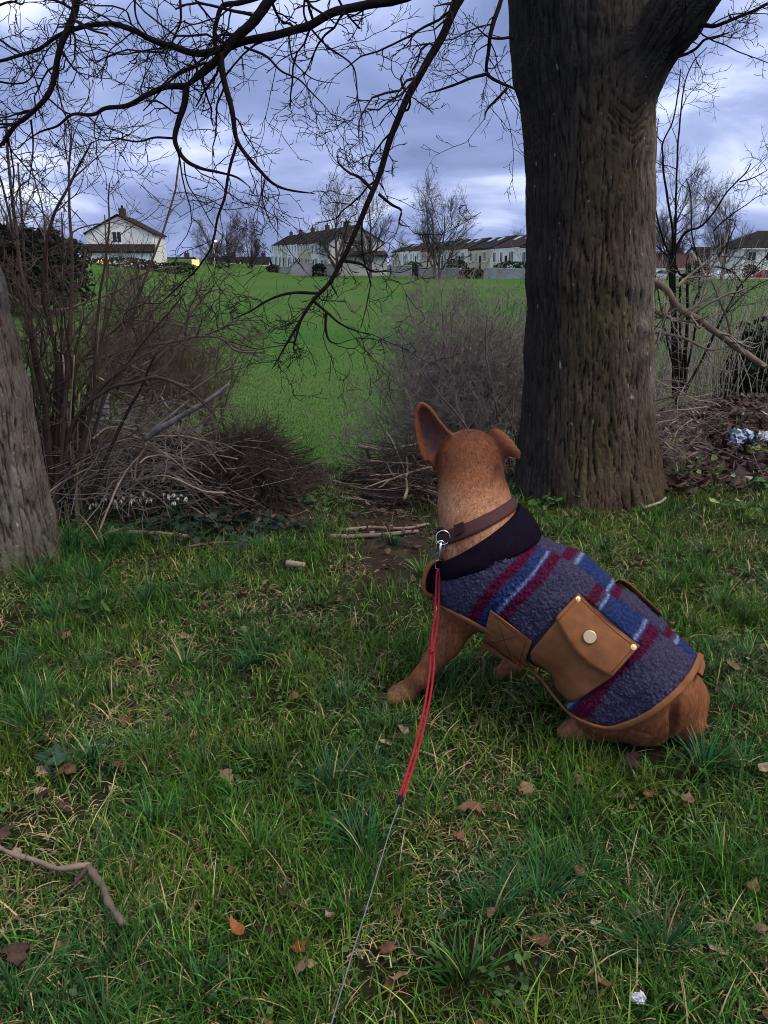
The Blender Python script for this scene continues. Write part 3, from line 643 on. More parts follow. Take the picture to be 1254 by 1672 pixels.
    far_tree(90, 352, 452, 66, 1, 'bare tree between the dark hedge and the gable-ended house', 1.4, 1.0)
build_far()
# ================================================================== near trees
def bark_mat(name, attr=True, **k):
    m = M(name, attr=attr, var=0.28, vscale=16, bump=1.0, bscale=75, bdist=0.02, stretch=(1, 1, .25), rough=0.95, spec=0.03, **k); return m
m_bark = bark_mat('sycamore_bark')
m_branch = M('dark_branch_bark', (0.017, 0.013, 0.012), var=0.35, vscale=30, bump=0.6, bscale=90, bdist=0.006, rough=0.95, spec=0.02)
m_twig = M('dark_twig_bark', (0.019, 0.015, 0.015), var=0.3, vscale=12, rough=0.95, spec=0.02)

def pxline(pts, Y):
    """traced photo points [(px,py[,dY])] at distance Y -> world points"""
    a = np.array([(p[0], p[1], (p[2] if len(p) > 2 else 0.0)) for p in pts], float)
    return at(a[:, 0], a[:, 1], Y + a[:, 2])

# ---- the big trunk on the right
YT = 4.12
def tr_rows():
    rows = [(835, 836, 1080), (815, 838, 1076), (790, 842, 1071), (760, 846, 1070), (720, 850, 1065), (660, 854, 1061), (560, 858, 1061), (450, 860, 1061), (330, 860, 1060), (240, 858, 1062), (180, 853, 1064), (110, 842, 1062), (40, 834, 1060), (-60, 826, 1056), (-200, 810, 1050), (-340, 790, 1040)]
    out = []
    for py, a, b in rows:
        L_, R_ = at(a, py, YT), at(b, py, YT); out.append(((L_ + R_) / 2, np.linalg.norm(R_ - L_) / 2 * .975))
    return out
TRW = tr_rows()
LIMB = [(at(985, 200, YT - .06), .150), (at(1034, 126, YT - .17), .128), (at(1098, 34, YT - .30), .120), (at(1134, -20, YT - .38), .116), (at(1215, -150, YT - .55), .108)]
_fl = [(a, r) for a, r in [(-2.7, .22), (-1.8, .20), (-1.0, .20), (0.0, .10), (1.0, .16), (2.2, .2)]]
def trunk_sdf(P):
    P = np.asarray(P, F32); d = None
    for (a, ra), (b, rb) in zip(TRW[:-1], TRW[1:]):
        c = cone(P, a, b, ra, rb); d = c if d is None else smin(d, c, .03)
    dl = None
    for (a, ra), (b, rb) in zip(LIMB[:-1], LIMB[1:]):
        c = cone(P, a, b, ra, rb); dl = c if dl is None else smin(dl, c, .04)
    d = smin(d, dl, .045)
    b0, r0 = TRW[1]
    for an, ln in _fl:                             # root flares
        dv = np.array([math.cos(an), math.sin(an), 0]); d = smin(d, cone(P, b0 + dv * r0 * .55 + [0, 0, .22], b0 + dv * (r0 + .05) + [0, 0, -.12], .12, .08), .09)
    return d
def bark_shape(V, nn, fn, axes, amp=1.0, fine=1.0):
    """ridged bark: relief and a ridge height in 0..1; the grain follows the stem it is on"""
    out = 0; tot = 0
    for (p, ax, w, R0) in axes:
        ax = nrm(np.asarray(ax, float)); t = (V - p) @ ax; rad = (V - p) - t[:, None] * ax
        # round coordinates stretched along the stem
        rad = nrm(rad) * R0
        q = rad * 31 * fine + (ax * (t * 3.6 * fine)[:, None]); q = q + .50 * np.stack([pn(q * .7 + 5), pn(q * .7 + 50), pn(q * .7 + 90)], -1)
        r1 = np.clip(np.abs(pn(q)) * 3.8, 0, 1) ** .8; q2 = rad * 66 * fine + ax * (t * 9 * fine)[:, None]; q2 = q2 + .4 * pn(q2 * .5)[:, None]; r2 = np.clip(np.abs(pn(q2 + 7)) * 3.4, 0, 1)
        h = .58 * r1 + .42 * r2 - .12 * np.abs(pn(rad * 60 + ax * (t * 45)[:, None])); out = out + h * w; tot = tot + w
    return out / tot
def build_big_tree():
    P = [r[0] for r in TRW[:-2]] + [l[0] for l in LIMB]; lo = np.min(P, 0) - .62; hi = np.max(P, 0) + .42
    lo[2] = -.12; hi[2] = at(955, -200, YT)[2]
    fn = trunk_sdf
    V, Fq = surface_nets(fn, lo, hi, .0125); V, Fq = subdiv(V, Fq)
    nn = sdf_normal(fn, V, .01)
    tdir = TRW[8][0] - TRW[1][0]; ldir = LIMB[3][0] - LIMB[0][0]
    dl = np.min([cone(V.astype(F32), a, b, ra, rb) for (a, ra), (b, rb) in zip(LIMB[:-1], LIMB[1:])], axis=0)
    dt = np.min([cone(V.astype(F32), a, b, ra, rb) for (a, ra), (b, rb) in zip(TRW[:-1], TRW[1:])], axis=0)
    wl = sstep(-.08, .08, dt - dl)
    h = bark_shape(V, nn, fn, [(TRW[4][0], tdir, 1 - wl + 1e-4, .36), (LIMB[1][0], ldir, wl + 1e-4, .19)])
    # wrinkled collar under the limb: folds that run round it
    jc = at(1035, 205, YT - .30); dj = np.linalg.norm((V - jc) * [1, .7, 1.1], axis=1); wr = np.exp(-(dj / .13) ** 2)
    h = lerp(h, np.clip(np.abs(pn(np.stack([V[:, 0] * 7, V[:, 1] * 7, V[:, 2] * 24 - 34 * np.abs(V[:, 0] - jc[0]) ** 1.3], -1) + .5 * pn(V * 9)[:, None])) * 2.8, 0, 1), np.clip(wr * 1.0, 0, .6))
    big = fbm(V * 3.2, 3)
    D = .016 * (h - .6) + .020 * big
    # long pale rib and knots on the lit side
    rib = np.exp(-((V[:, 0] - (TRW[6][0][0] + .20)) / .05) ** 2) * sstep(1.95, 1.4, V[:, 2]) * sstep(.5, .8, V[:, 2]); D = D + .018 * rib
    for (px, py, s, a) in [(1040, 470, .055, .022), (1046, 540, .04, .018), (868, 150, .05, .02), (842, 98, .05, .03)]:
        c0 = at(px, py, YT - .26); dd = np.linalg.norm(V - c0, axis=1); D = D + a * np.exp(-(dd / s) ** 2)
    V2 = V + nn * D[:, None]
    hh = np.clip(h, 0, 1)[:, None]; n1 = fbm(V * 2.6, 4)[:, None]; n2 = fbm(V * 11, 3)[:, None]; n3 = pn(V * np.array([40, 40, 22]))[:, None]
    brown = np.array([.088, .062, .042]); dark = np.array([.012, .009, .007]); green = np.array([.075, .070, .030]); grey = np.array([.270, .240, .200])
    c = lerp(dark, brown, sstep(.15, .6, hh)) * (1 + .35 * n2)
    c = lerp(c, green, np.clip(.22 + 1.1 * n1, 0, .65) * hh)
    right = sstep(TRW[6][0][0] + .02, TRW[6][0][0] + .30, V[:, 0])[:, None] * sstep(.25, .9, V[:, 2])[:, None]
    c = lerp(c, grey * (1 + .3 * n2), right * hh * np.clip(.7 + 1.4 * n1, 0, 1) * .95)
    # darker bark on the left side and towards the top
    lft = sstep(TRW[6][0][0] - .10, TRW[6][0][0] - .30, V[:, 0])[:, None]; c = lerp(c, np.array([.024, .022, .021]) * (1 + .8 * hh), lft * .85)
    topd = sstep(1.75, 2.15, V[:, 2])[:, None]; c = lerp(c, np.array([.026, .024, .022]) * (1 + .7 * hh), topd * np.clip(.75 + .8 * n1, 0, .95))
    lich = (n3 > .66) & (n2 > .05) & (hh > .55) & (V[:, 2:3] > .3) & (V[:, 2:3] < 2.1); c = np.where(lich, np.array([.30, .28, .22]), c)
    root = empty('sycamore_tree', (TRW[0][0][0], YT, 0), 'massive rough-barked bare tree with a thick limb, right behind the dog', 'tree')
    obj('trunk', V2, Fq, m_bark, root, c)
    # above the frame: the leaders that carry the hanging branches
    def lead(pts, r0, r1, name='limb'):
        P_ = np.array(pts); P_, R_ = resample(P_, np.linspace(r0, r1, len(P_)), 22); R_ = R_ * (1 + .06 * rng.normal(size=len(R_)))
        MB().tube(P_, R_, 12).build(name, m_branch, root, True)
    lead([at(925, -240, YT), at(905, -420, YT - .1), at(840, -640, YT - .3), at(800, -900, YT - .4)], .22, .06)
    lead([LIMB[-1][0], at(1320, -310, YT - .8), at(1450, -520, YT - 1.0), at(1500, -800, YT - .9)], .108, .04)
    lead([at(905, -200, YT - .05), at(800, -235, YT - .35), at(660, -170, YT - .75), at(470, -190, YT - 1.1), at(300, -260, YT - 1.2)], .15, .05)
    # traced branches: (distance, thickness in photo px from start to end, points)
    k = .5104
    T = [
        (3.0, 34, 9, [(1560, -250, .3), (1440, -90, .12), (1330, -20), (1250, 0), (1100, 30), (960, 90), (800, 130), (700, 155), (620, 170), (540, 145), (480, 120), (430, 95), (340, 75), (240, 95), (190, 112), (100, 165), (0, 195), (-80, 200)], k),
        (2.95, 40, 26, [(1300, -330, .2), (1120, -240, .1), (980, -120), (870, -10), (800, 80), (740, 130), (700, 180), (650, 225), (595, 275)], k),
        (2.95, 21, 4, [(595, 275), (530, 277), (480, 300), (410, 335), (340, 345), (300, 365), (230, 368), (180, 405), (120, 425), (60, 470)], k),
        (2.95, 24, 4, [(595, 275), (590, 330), (570, 390), (560, 450), (590, 510), (640, 540), (700, 556), (760, 570), (800, 600)], k),
        (2.92, 24, 4, [(702, 165), (715, 240), (735, 320), (745, 380), (760, 450), (800, 510), (850, 570), (900, 600), (960, 615), (1010, 622)], k),
        (2.92, 11, 4, [(760, 450), (735, 530), (720, 620), (700, 690), (680, 790), (640, 845), (600, 890), (560, 930), (500, 985)], k),
        (2.98, 8, 3, [(560, 440), (500, 440), (440, 452), (380, 445), (330, 447), (260, 420)], k),
        (2.95, 9, 3, [(780, 150), (850, 180), (900, 230), (960, 260), (1010, 310), (1075, 385)], k),
        (3.05, 18, 14, [(840, -10), (770, 10), (712, 20), (690, 70), (685, 110), (692, 150)], k),
        (3.05, 7, 3, [(620, 168), (540, 150), (480, 155), (400, 170), (340, 165), (235, 135)], k),
        (3.1, 9, 3, [(575, -20), (578, 60), (555, 120), (525, 190), (560, 260)], k),
        (3.1, 8, 3, [(610, -20), (660, 40), (700, 90), (730, 130)], k),
        (3.1, 7, 3, [(430, -20), (440, 60), (470, 110), (520, 190), (560, 240)], k),
        (3.1, 8, 3, [(975, -20), (980, 60), (1040, 140), (1120, 200), (1140, 260), (1150, 340), (1175, 430)], k),
        (3.0, 6, 3, [(920, 100), (930, 170), (950, 210), (1000, 250), (1085, 270)], k),
        (3.0, 5, 2.5, [(590, 520), (600, 590), (640, 650), (680, 720), (740, 780)], k),
        (3.0, 5, 2.5, [(850, 570), (840, 640), (870, 720), (910, 780)], k),
        (2.7, 18, 3.2, [(840, -190, .2), (790, -90), (755, -10), (725, 50), (690, 112), (655, 180), (630, 250), (605, 320), (575, 390), (545, 450), (515, 485), (490, 525), (470, 560), (445, 600)], 1),
        (2.7, 6, 2.2, [(607, 312), (588, 290), (570, 282), (552, 268), (548, 250)], 1),
        (2.7, 5.5, 2, [(617, 318), (640, 335), (655, 345), (652, 365), (672, 372)], 1),
        (2.7, 5.5, 2, [(522, 477), (470, 480), (434, 490), (405, 510), (380, 520)], 1),
        (2.7, 5, 2, [(513, 492), (530, 508), (555, 527), (580, 540), (607, 548)], 1),
        (2.7, 6, 2.2, [(532, 508), (533, 535), (540, 556), (556, 562)], 1),
        (2.7, 6, 2.2, [(560, 425), (590, 432), (610, 444), (640, 440)], 1),
        (2.7, 5, 2.2, [(492, 520), (486, 540), (480, 560), (462, 556)], 1),
        (3.55, 10, 4, [(890, 20, .60), (846, -22, .35), (822, -10, .1), (802, 52), (798, 85), (796, 120), (828, 138), (848, 148, .2)], 1),
        (3.5, 6, 2.5, [(797, 118), (765, 130), (722, 148), (695, 153)], 1),
        (3.5, 5, 2.5, [(828, 142), (796, 178), (791, 197)], 1),
        (3.5, 5, 2.5, [(838, 62), (800, 60), (775, 38)], 1),
        (3.5, 8, 4, [(1095, 40, .30), (1140, 42, .22), (1172, 42, .1), (1210, 25), (1254, 8), (1300, -10)], 1),
        (3.5, 6, 3, [(1060, 95, .32), (1110, 92, .25), (1135, 80, .15), (1150, 65), (1172, 58), (1190, 52)], 1),
    ]
    brs = []
    for Y, a, b, pts, sc in T:
        Pw = pxline([(p[0] * sc, p[1] * sc, p[2] if len(p) > 2 else 0) for p in pts], Y); f_ = 1 / ppm(Pw)
        R_ = np.linspace(a * sc if sc < 1 else a, b * sc if sc < 1 else b, len(pts)) / 2 * f_ * .95 * np.where(np.arange(len(pts)) == len(pts) - 1, .5, 1.)
        n_ = len(pts) * 6; Pq, Rq = resample(Pw, R_, n_)
        Pq = Pq + .006 * np.stack([pn(Pq * 9 + 3), pn(Pq * 9 + 33), pn(Pq * 9 + 63)], -1)
        Rq = Rq * (1 + .10 * pn(np.c_[np.arange(n_) * .7, np.full((n_, 2), a)]))
        brs.append((Pq, Rq)); o = MB().tube(Pq, Rq, 8).build('branch', m_branch, root, True)
    # side twigs on every branch
    lst = []
    for Pq, Rq in brs:
        L_ = np.linalg.norm(np.diff(Pq, axis=0), axis=1).sum(); k1 = max(3, int(L_ * (11 if Pq[:, 2].min() > 1.45 else 11)))
        a, ar = grow(Pq[None], Rq[None], k1, (.08, .46), (35, 80), 8, .24, (0, 0, -.03), .36, .12, 1, .0016, .6, .5)
        b, br = grow(a, ar, 5, (.04, .14), (30, 70), 5, .25, (0, 0, -.0), .7, .2, 1, .0013, .7, .6)
        c_, cr_ = grow(b, br, 3, (.015, .06), (30, 65), 4, .3, (0, 0, .03), .8, .3, 1, .0012, .8, .8)
        lst += [(a, ar, 4), (b, br, 3), (c_, cr_, 3)]
    V, Fq, _ = cat_tubes(lst); o = obj('twigs', V, Fq, m_twig, root); tag(o, kind='stuff')
build_big_tree()

# ---- the leaning trunk at the left edge
def build_left_tree():
    YL = 3.05
    rows = [(930, -72, 82), (895, -72, 82), (850, -70, 80), (790, -72, 68), (720, -78, 54), (640, -92, 40), (560, -108, 22), (480, -128, 2), (380, -155, -26), (250, -195, -68), (100, -250, -130), (-80, -330, -220)]
    C = [((at(a, y, YL) + at(b, y, YL)) / 2, np.linalg.norm(at(b, y, YL) - at(a, y, YL)) / 2) for y, a, b in rows]
    def fn(P):
        P = np.asarray(P, F32); d = None
        for (a, ra), (b, rb) in zip(C[:-1], C[1:]):
            c = cone(P, a, b, ra, rb); d = c if d is None else smin(d, c, .03)
        b0, r0 = C[1]
        for an in (-2.4, -1.2, -.2, .9, 2.2): d = smin(d, cone(P, b0 + np.array([math.cos(an), math.sin(an), .5]) * r0 * .5, b0 + np.array([math.cos(an) * (r0 + .05), math.sin(an) * (r0 + .05), -.1]), .09, .06), .08)
        return d
    Pc = np.array([c[0] for c in C[:9]]); lo = Pc.min(0) - .33; hi = Pc.max(0) + .3; lo[2] = -.12; hi[2] = C[8][0][2]
    V, Fq = surface_nets(fn, lo, hi, .011); V, Fq = subdiv(V, Fq); nn = sdf_normal(fn, V, .01)
    h = bark_shape(V, nn, fn, [(C[2][0], C[7][0] - C[1][0], 1.0, .20)], fine=1.15)
    V2 = V + nn * (.013 * (h - .5) + .012 * fbm(V * 4, 3))[:, None]
    hh = np.clip(h, 0, 1)[:, None]; n1 = fbm(V * 3.5, 4)[:, None]; n3 = pn(V * 55)[:, None]
    c = lerp(np.array([.022, .017, .014]), np.array([.150, .118, .095]), sstep(.2, .75, hh)); c = lerp(c, np.array([.26, .235, .21]), np.clip(.15 + 1.2 * n1, 0, .8) * hh)
    c = lerp(c, np.array([.060, .060, .030]), np.clip(.5 - V[:, 2:3] * 1.2, 0, .45)); c = np.where((n3 > .72) & (hh > .5), np.array([.36, .34, .30]), c)
    root = empty('leaning_tree', (C[1][0][0], YL, 0), 'leaning grey-barked bare tree cut off by the left edge, beside the shrub', 'tree')
    obj('trunk', V2, Fq, m_bark, root, c)
    P_ = np.array([c[0] for c in C[7:]]); P_, R_ = resample(P_, np.array([c[1] for c in C[7:]]), 20); MB().tube(P_, R_ * .99, 14).build('upper_trunk', M('grey_bark', (.120, .098, .080), var=.4, vscale=14, bump=1.0, bscale=60, bdist=.02, spec=.03, stretch=(1, 1, .3)), root, True)
    k = .5104; brs = []
    for Y, a, b, pts, sc in [
        (2.8, 28, 10, [(330, -330, .1), (270, -130), (245, -10), (240, 30), (215, 100), (200, 140), (185, 200), (160, 290), (110, 350), (60, 390), (20, 440), (0, 465), (-60, 500)], k),
        (2.8, 12, 5, [(110, 352), (60, 392), (0, 396), (-50, 396)], k),
        (2.85, 9, 3, [(-20, 20), (40, 5), (75, 15), (85, -20)], k), (2.85, 8, 3, [(-20, 110), (30, 150), (90, 200), (150, 330)], k),
        (2.85, 7, 3, [(-20, 260), (50, 265), (100, 245), (160, 150), (210, 110)], k), (2.85, 6, 3, [(20, 430), (40, 560), (30, 640)], k),
        (2.85, 7, 3, [(100, 380), (105, 480), (90, 600)], k), (2.85, 6, 3, [(150, 310), (210, 360), (280, 372), (330, 420)], k)]:
        Pw = pxline([(p[0] * sc, p[1] * sc, p[2] if len(p) > 2 else 0) for p in pts], Y); R_ = np.linspace(a * sc, b * sc, len(pts)) / 2 / ppm(Pw) * .95
        Pq, Rq = resample(Pw, R_, len(pts) * 6); Pq = Pq + .006 * np.stack([pn(Pq * 9 + 3), pn(Pq * 9 + 33), pn(Pq * 9 + 63)], -1)
        brs.append((Pq, Rq)); MB().tube(Pq, Rq, 8).build('branch', m_branch, root, True)
    Pc = np.array([C[9][0], C[10][0], at(-100, -170, 2.85), at(165, -165, 2.9)]); Pc, R_ = resample(Pc, np.array([.09, .08, .06, .035]), 20); MB().tube(Pc, R_, 10).build('limb', m_branch, root, True)
    lst = []
    for Pq, Rq in brs:
        L_ = np.linalg.norm(np.diff(Pq, axis=0), axis=1).sum(); k1 = max(4, int(L_ * 11))
        a, ar = grow(Pq[None], Rq[None], k1, (.08, .36), (35, 75), 7, .22, (0, 0, -.02), .45, .1, 1, .0016, .55, .5)
        b, br = grow(a, ar, 5, (.04, .15), (30, 70), 5, .25, (0, 0, 0), .7, .2, 1, .0013, .7, .6)
        c_, cr_ = grow(b, br, 3, (.015, .06), (30, 65), 4, .3, (0, 0, .03), .8, .3, 1, .0012, .8, .8)
        lst += [(a, ar, 4), (b, br, 3), (c_, cr_, 3)]
    V, Fq, _ = cat_tubes(lst); o = obj('twigs', V, Fq, m_twig, root); tag(o, kind='stuff')
build_left_tree()
# ================================================================== the dog, its coat and its lead
def tz(px, py, z): return atz(px, py, z)
D_RUMP, D_LOIN, D_RIB, D_CHEST = tz(1064, 1116, .150), tz(988, 1052, .225), tz(898, 990, .305), tz(806, 944, .365)
D_NB, D_NECK, D_SKULL = tz(790, 890, .455), tz(775, 825, .545), tz(766, 756, .650)
_away = np.array([-0.05, -0.07, 0.0])
TORSO = [(D_RUMP, D_LOIN, .118, .128), (D_LOIN, D_RIB, .128, .142), (D_RIB, D_CHEST, .142, .140), (D_CHEST, D_NB, .140, .112)]
HAUNCH = [(tz(1050, 1122, .155), tz(985, 1140, .115), .105, .080), (tz(1075, 1135, .11), tz(1050, 1165, .085), .090, .075)]
NECK = [(D_NB, D_NECK, .110, .097), (D_NECK, D_SKULL, .097, .089)]
def gz(px, py): return ground(np.array([px]), np.array([py]))[0]
_pawL = gz(652, 1140); _pawR = gz(826, 1104); _footL = gz(938, 1203); _footR = gz(1095, 1140) + np.array([0.03, 0.12, 0])
_toR = np.array([0.13, 0.20, 0])                       # from the left side of the dog to its right
LEGS = [
    # left foreleg
    (tz(765, 980, .295), tz(730, 1046, .178), .074, .043), (tz(730, 1046, .178), tz(688, 1106, .070), .042, .024),
    (tz(688, 1106, .070), _pawL + [0.02, 0, .022], .024, .027), (_pawL + [.02, 0, .022], _pawL + [-.018, -.01, .014], .027, .018),
    (_pawL + [.01, -.02, .018], _pawL + [-.022, -.028, .011], .017, .014), (_pawL + [.01, .02, .018], _pawL + [-.02, .018, .011], .017, .014),
    # right foreleg
    (D_CHEST + [.12, .02, -.05], _pawR + [.05, .05, .13], .075, .042), (_pawR + [.05, .05, .13], _pawR + [.02, .02, .03], .036, .026),
    (_pawR + [.02, .02, .024], _pawR + [-.025, -.01, .014], .028, .019),
    # left hind leg folded under the haunch
    (tz(985, 1140, .115), tz(975, 1160, .085), .080, .060), (tz(975, 1160, .080), tz(1060, 1192, .035), .050, .033),
    (tz(1060, 1192, .033), _footL + [0, 0, .022], .032, .026), (_footL + [0, 0, .022], _footL + [-.03, 0, .014], .028, .019),
    # right haunch and hind foot
    (D_RUMP + _toR * .5 + [0, 0, -.02], D_RUMP + _toR * .7 + [-.14, .02, -.06], .100, .075), (D_RUMP + _toR * .75 + [-.1, .02, -.09], D_RUMP + _toR * .8 + [-.2, .04, -.13], .045, .028),
    (tz(1118, 1140, .10), tz(1120, 1176, .055), .062, .050),
]
GROOVES = []
_hd = nrm(np.array([0.10, 1.0, -0.22]))
HEAD = [(D_SKULL, D_SKULL + np.array([0.0, .035, -.004]), .093, .089), (D_SKULL + _hd * .05 + [0, 0, -.02], D_SKULL + _hd * .13 + [0, 0, -.03], .070, .050),
        (D_SKULL + _hd * .13 + [0, 0, -.03], D_SKULL + _hd * .20 + [0, 0, -.035], .050, .036), (D_SKULL + _hd * .13 + [0, 0, -.055], D_SKULL + _hd * .18 + [0, 0, -.06], .034, .026)]
def ear_cloud(Lc, Rc, Yb, Yt, cup, nu=34, nv=22, sag=0.0):
    u = np.linspace(0, 1, nu); tl = np.linspace(0, 1, len(Lc))
    def ip(c): return resample(np.c_[np.array(c, float), np.zeros(len(c))], np.ones(len(c)), nu)[0][:, :2]
    l, r = ip(Lc), ip(Rc); v = np.linspace(0, 1, nv)
    px = l[:, None] * (1 - v[None, :, None]) + r[:, None] * v[None, :, None]
    Y = lerp(Yb, Yt, u)[:, None] + cup * (1 - (2 * v[None] - 1) ** 2) * np.sin(np.pi * np.clip(u[:, None] * .85 + .15, 0, 1))
    return at(px[..., 0], px[..., 1], Y).reshape(-1, 3), np.repeat(u, nv)
YE = D_SKULL[1]
EAR_L, _eu = ear_cloud([(700, 768), (686, 735), (679, 700), (679, 674), (687, 659)], [(748, 716), (733, 706), (717, 688), (703, 669), (691, 659)], YE - .015, YE - .02, .030)
EAR_R, _ = ear_cloud([(796, 716), (806, 703), (820, 707), (835, 722), (847, 739)], [(806, 772), (818, 757), (824, 746), (834, 742), (846, 747)], YE - .02, YE - .055, -.012)
_earpts = np.concatenate([EAR_L, EAR_R]).astype(F32); _earlo = _earpts.min(0) - .03; _earhi = _earpts.max(0) + .03
def prims(P, lst, k):
    d = None
    for a, b, ra, rb in lst:
        c = cone(P, a, b, ra, rb); d = c if d is None else smin(d, c, k)
    return d
def torso_sdf(P): return smin(prims(P, TORSO, .05), prims(P, HAUNCH, .05), .05)
def neck_sdf(P): return smin(prims(P, TORSO[2:], .05), prims(P, NECK, .05), .05)
def body_sdf(P):
    P = np.asarray(P, F32); sh = P.shape[:-1]; Q = P.reshape(-1, 3)
    d = torso_sdf(Q); d = smin(d, prims(Q, NECK, .04), .05)
    d = smin(d, prims(Q, HEAD, .03), .035)
    dl = prims(Q, LEGS, .022); d = smin(d, dl, .030)
    m = np.all((Q > _earlo) & (Q < _earhi), axis=1); i = np.nonzero(m)[0]
    for s in range(0, len(i), 4000):
        j = i[s:s + 4000]; e = np.sqrt(((Q[j, None] - _earpts[None]) ** 2).sum(-1).min(1)) - .0052
        d[j] = smin(d[j], e, .014)
    # folds: between the haunch and the rump, and behind the ear
    for a, b, r_, k_ in GROOVES: d = -smin(-d, cone(Q, a, b, r_, r_ * .6), k_)
    return d.reshape(sh)
def trace(fn, px, py, off=0.0, far=4.0):
    r = nrm(rays(px, py)); t = np.full(r.shape[:-1], 1.0); bd = np.full(t.shape, 9.0); bt = t.copy()
    for _ in range(90):
        p = CAM + r * t[..., None]; d = fn(p.astype(F32)) - off
        b = d < bd; bd = np.where(b, d, bd); bt = np.where(b, t, bt)
        t = np.where(bd < .0006, t, np.minimum(t + np.maximum(d * .85, 0.0004), far))
    return CAM + r * bt[..., None]

for _l, _r, _k in [([(1104, 1128), (1101, 1160), (1092, 1205)], .013, .012), ([(699, 758), (708, 778), (716, 800)], .008, .010), ([(815, 766), (808, 786), (800, 806)], .007, .010), ([(826, 796), (815, 812), (800, 822)], .004, .008), ([(728, 1002), (750, 1012), (766, 1024)], .006, .008),
                   ([(640, 1128), (646, 1136), (644, 1146)], .0036, .004), ([(650, 1130), (657, 1138), (656, 1147)], .0036, .004), ([(946, 1192), (941, 1200), (940, 1208)], .004, .004), ([(1000, 1196), (1030, 1192), (1062, 1200)], .006, .008)]:
    _p = trace(body_sdf, np.array([q[0] for q in _l], float), np.array([q[1] for q in _l], float))
    GROOVES += [(_p[i], _p[i + 1], _r, _k) for i in range(len(_p) - 1)]
m_fur = M('dog_fur', attr=True, var=0.22, vscale=70, rough=0.6, spec=0.16, bump=0.6, bscale=260, bdist=0.004)
m_fleece = M('fleece', attr=True, var=0.30, vscale=160, rough=1.0, spec=0.05, bump=0.8, bscale=220, bdist=0.006)
m_canvas = M('brown_canvas', (0.205, 0.082, 0.034), var=0.20, vscale=30, rough=0.85, spec=0.15, bump=0.5, bscale=500, bdist=0.002)
m_knit = M('dark_knit', (0.0080, 0.0055, 0.0115), var=0.25, vscale=120, rough=1.0, spec=0.02, bump=0.6, bscale=350, bdist=0.003)
m_nylon = M('brown_nylon', (0.060, 0.026, 0.026), var=0.2, vscale=200, rough=0.6, bump=0.6, bscale=400, bdist=0.001)
m_steel = M('bright_steel', (0.75, 0.75, 0.76), metal=1.0, rough=0.28, var=0.05)
m_brass = M('pale_brass', (0.78, 0.58, 0.30), metal=.75, rough=0.35, var=0.1, vscale=200)
m_red = M('red_cord', (0.28, 0.018, 0.030), var=0.3, vscale=350, rough=0.7, bump=0.7, bscale=600, bdist=0.001)
m_black = M('black_plastic', (0.012, 0.012, 0.013), rough=0.5, var=0.1)
m_cable = M('grey_cord', (0.16, 0.17, 0.19), rough=0.5, var=0.15, vscale=200)
m_thread = M('dark_thread', (0.10, 0.036, 0.014), rough=0.9, var=0.1)

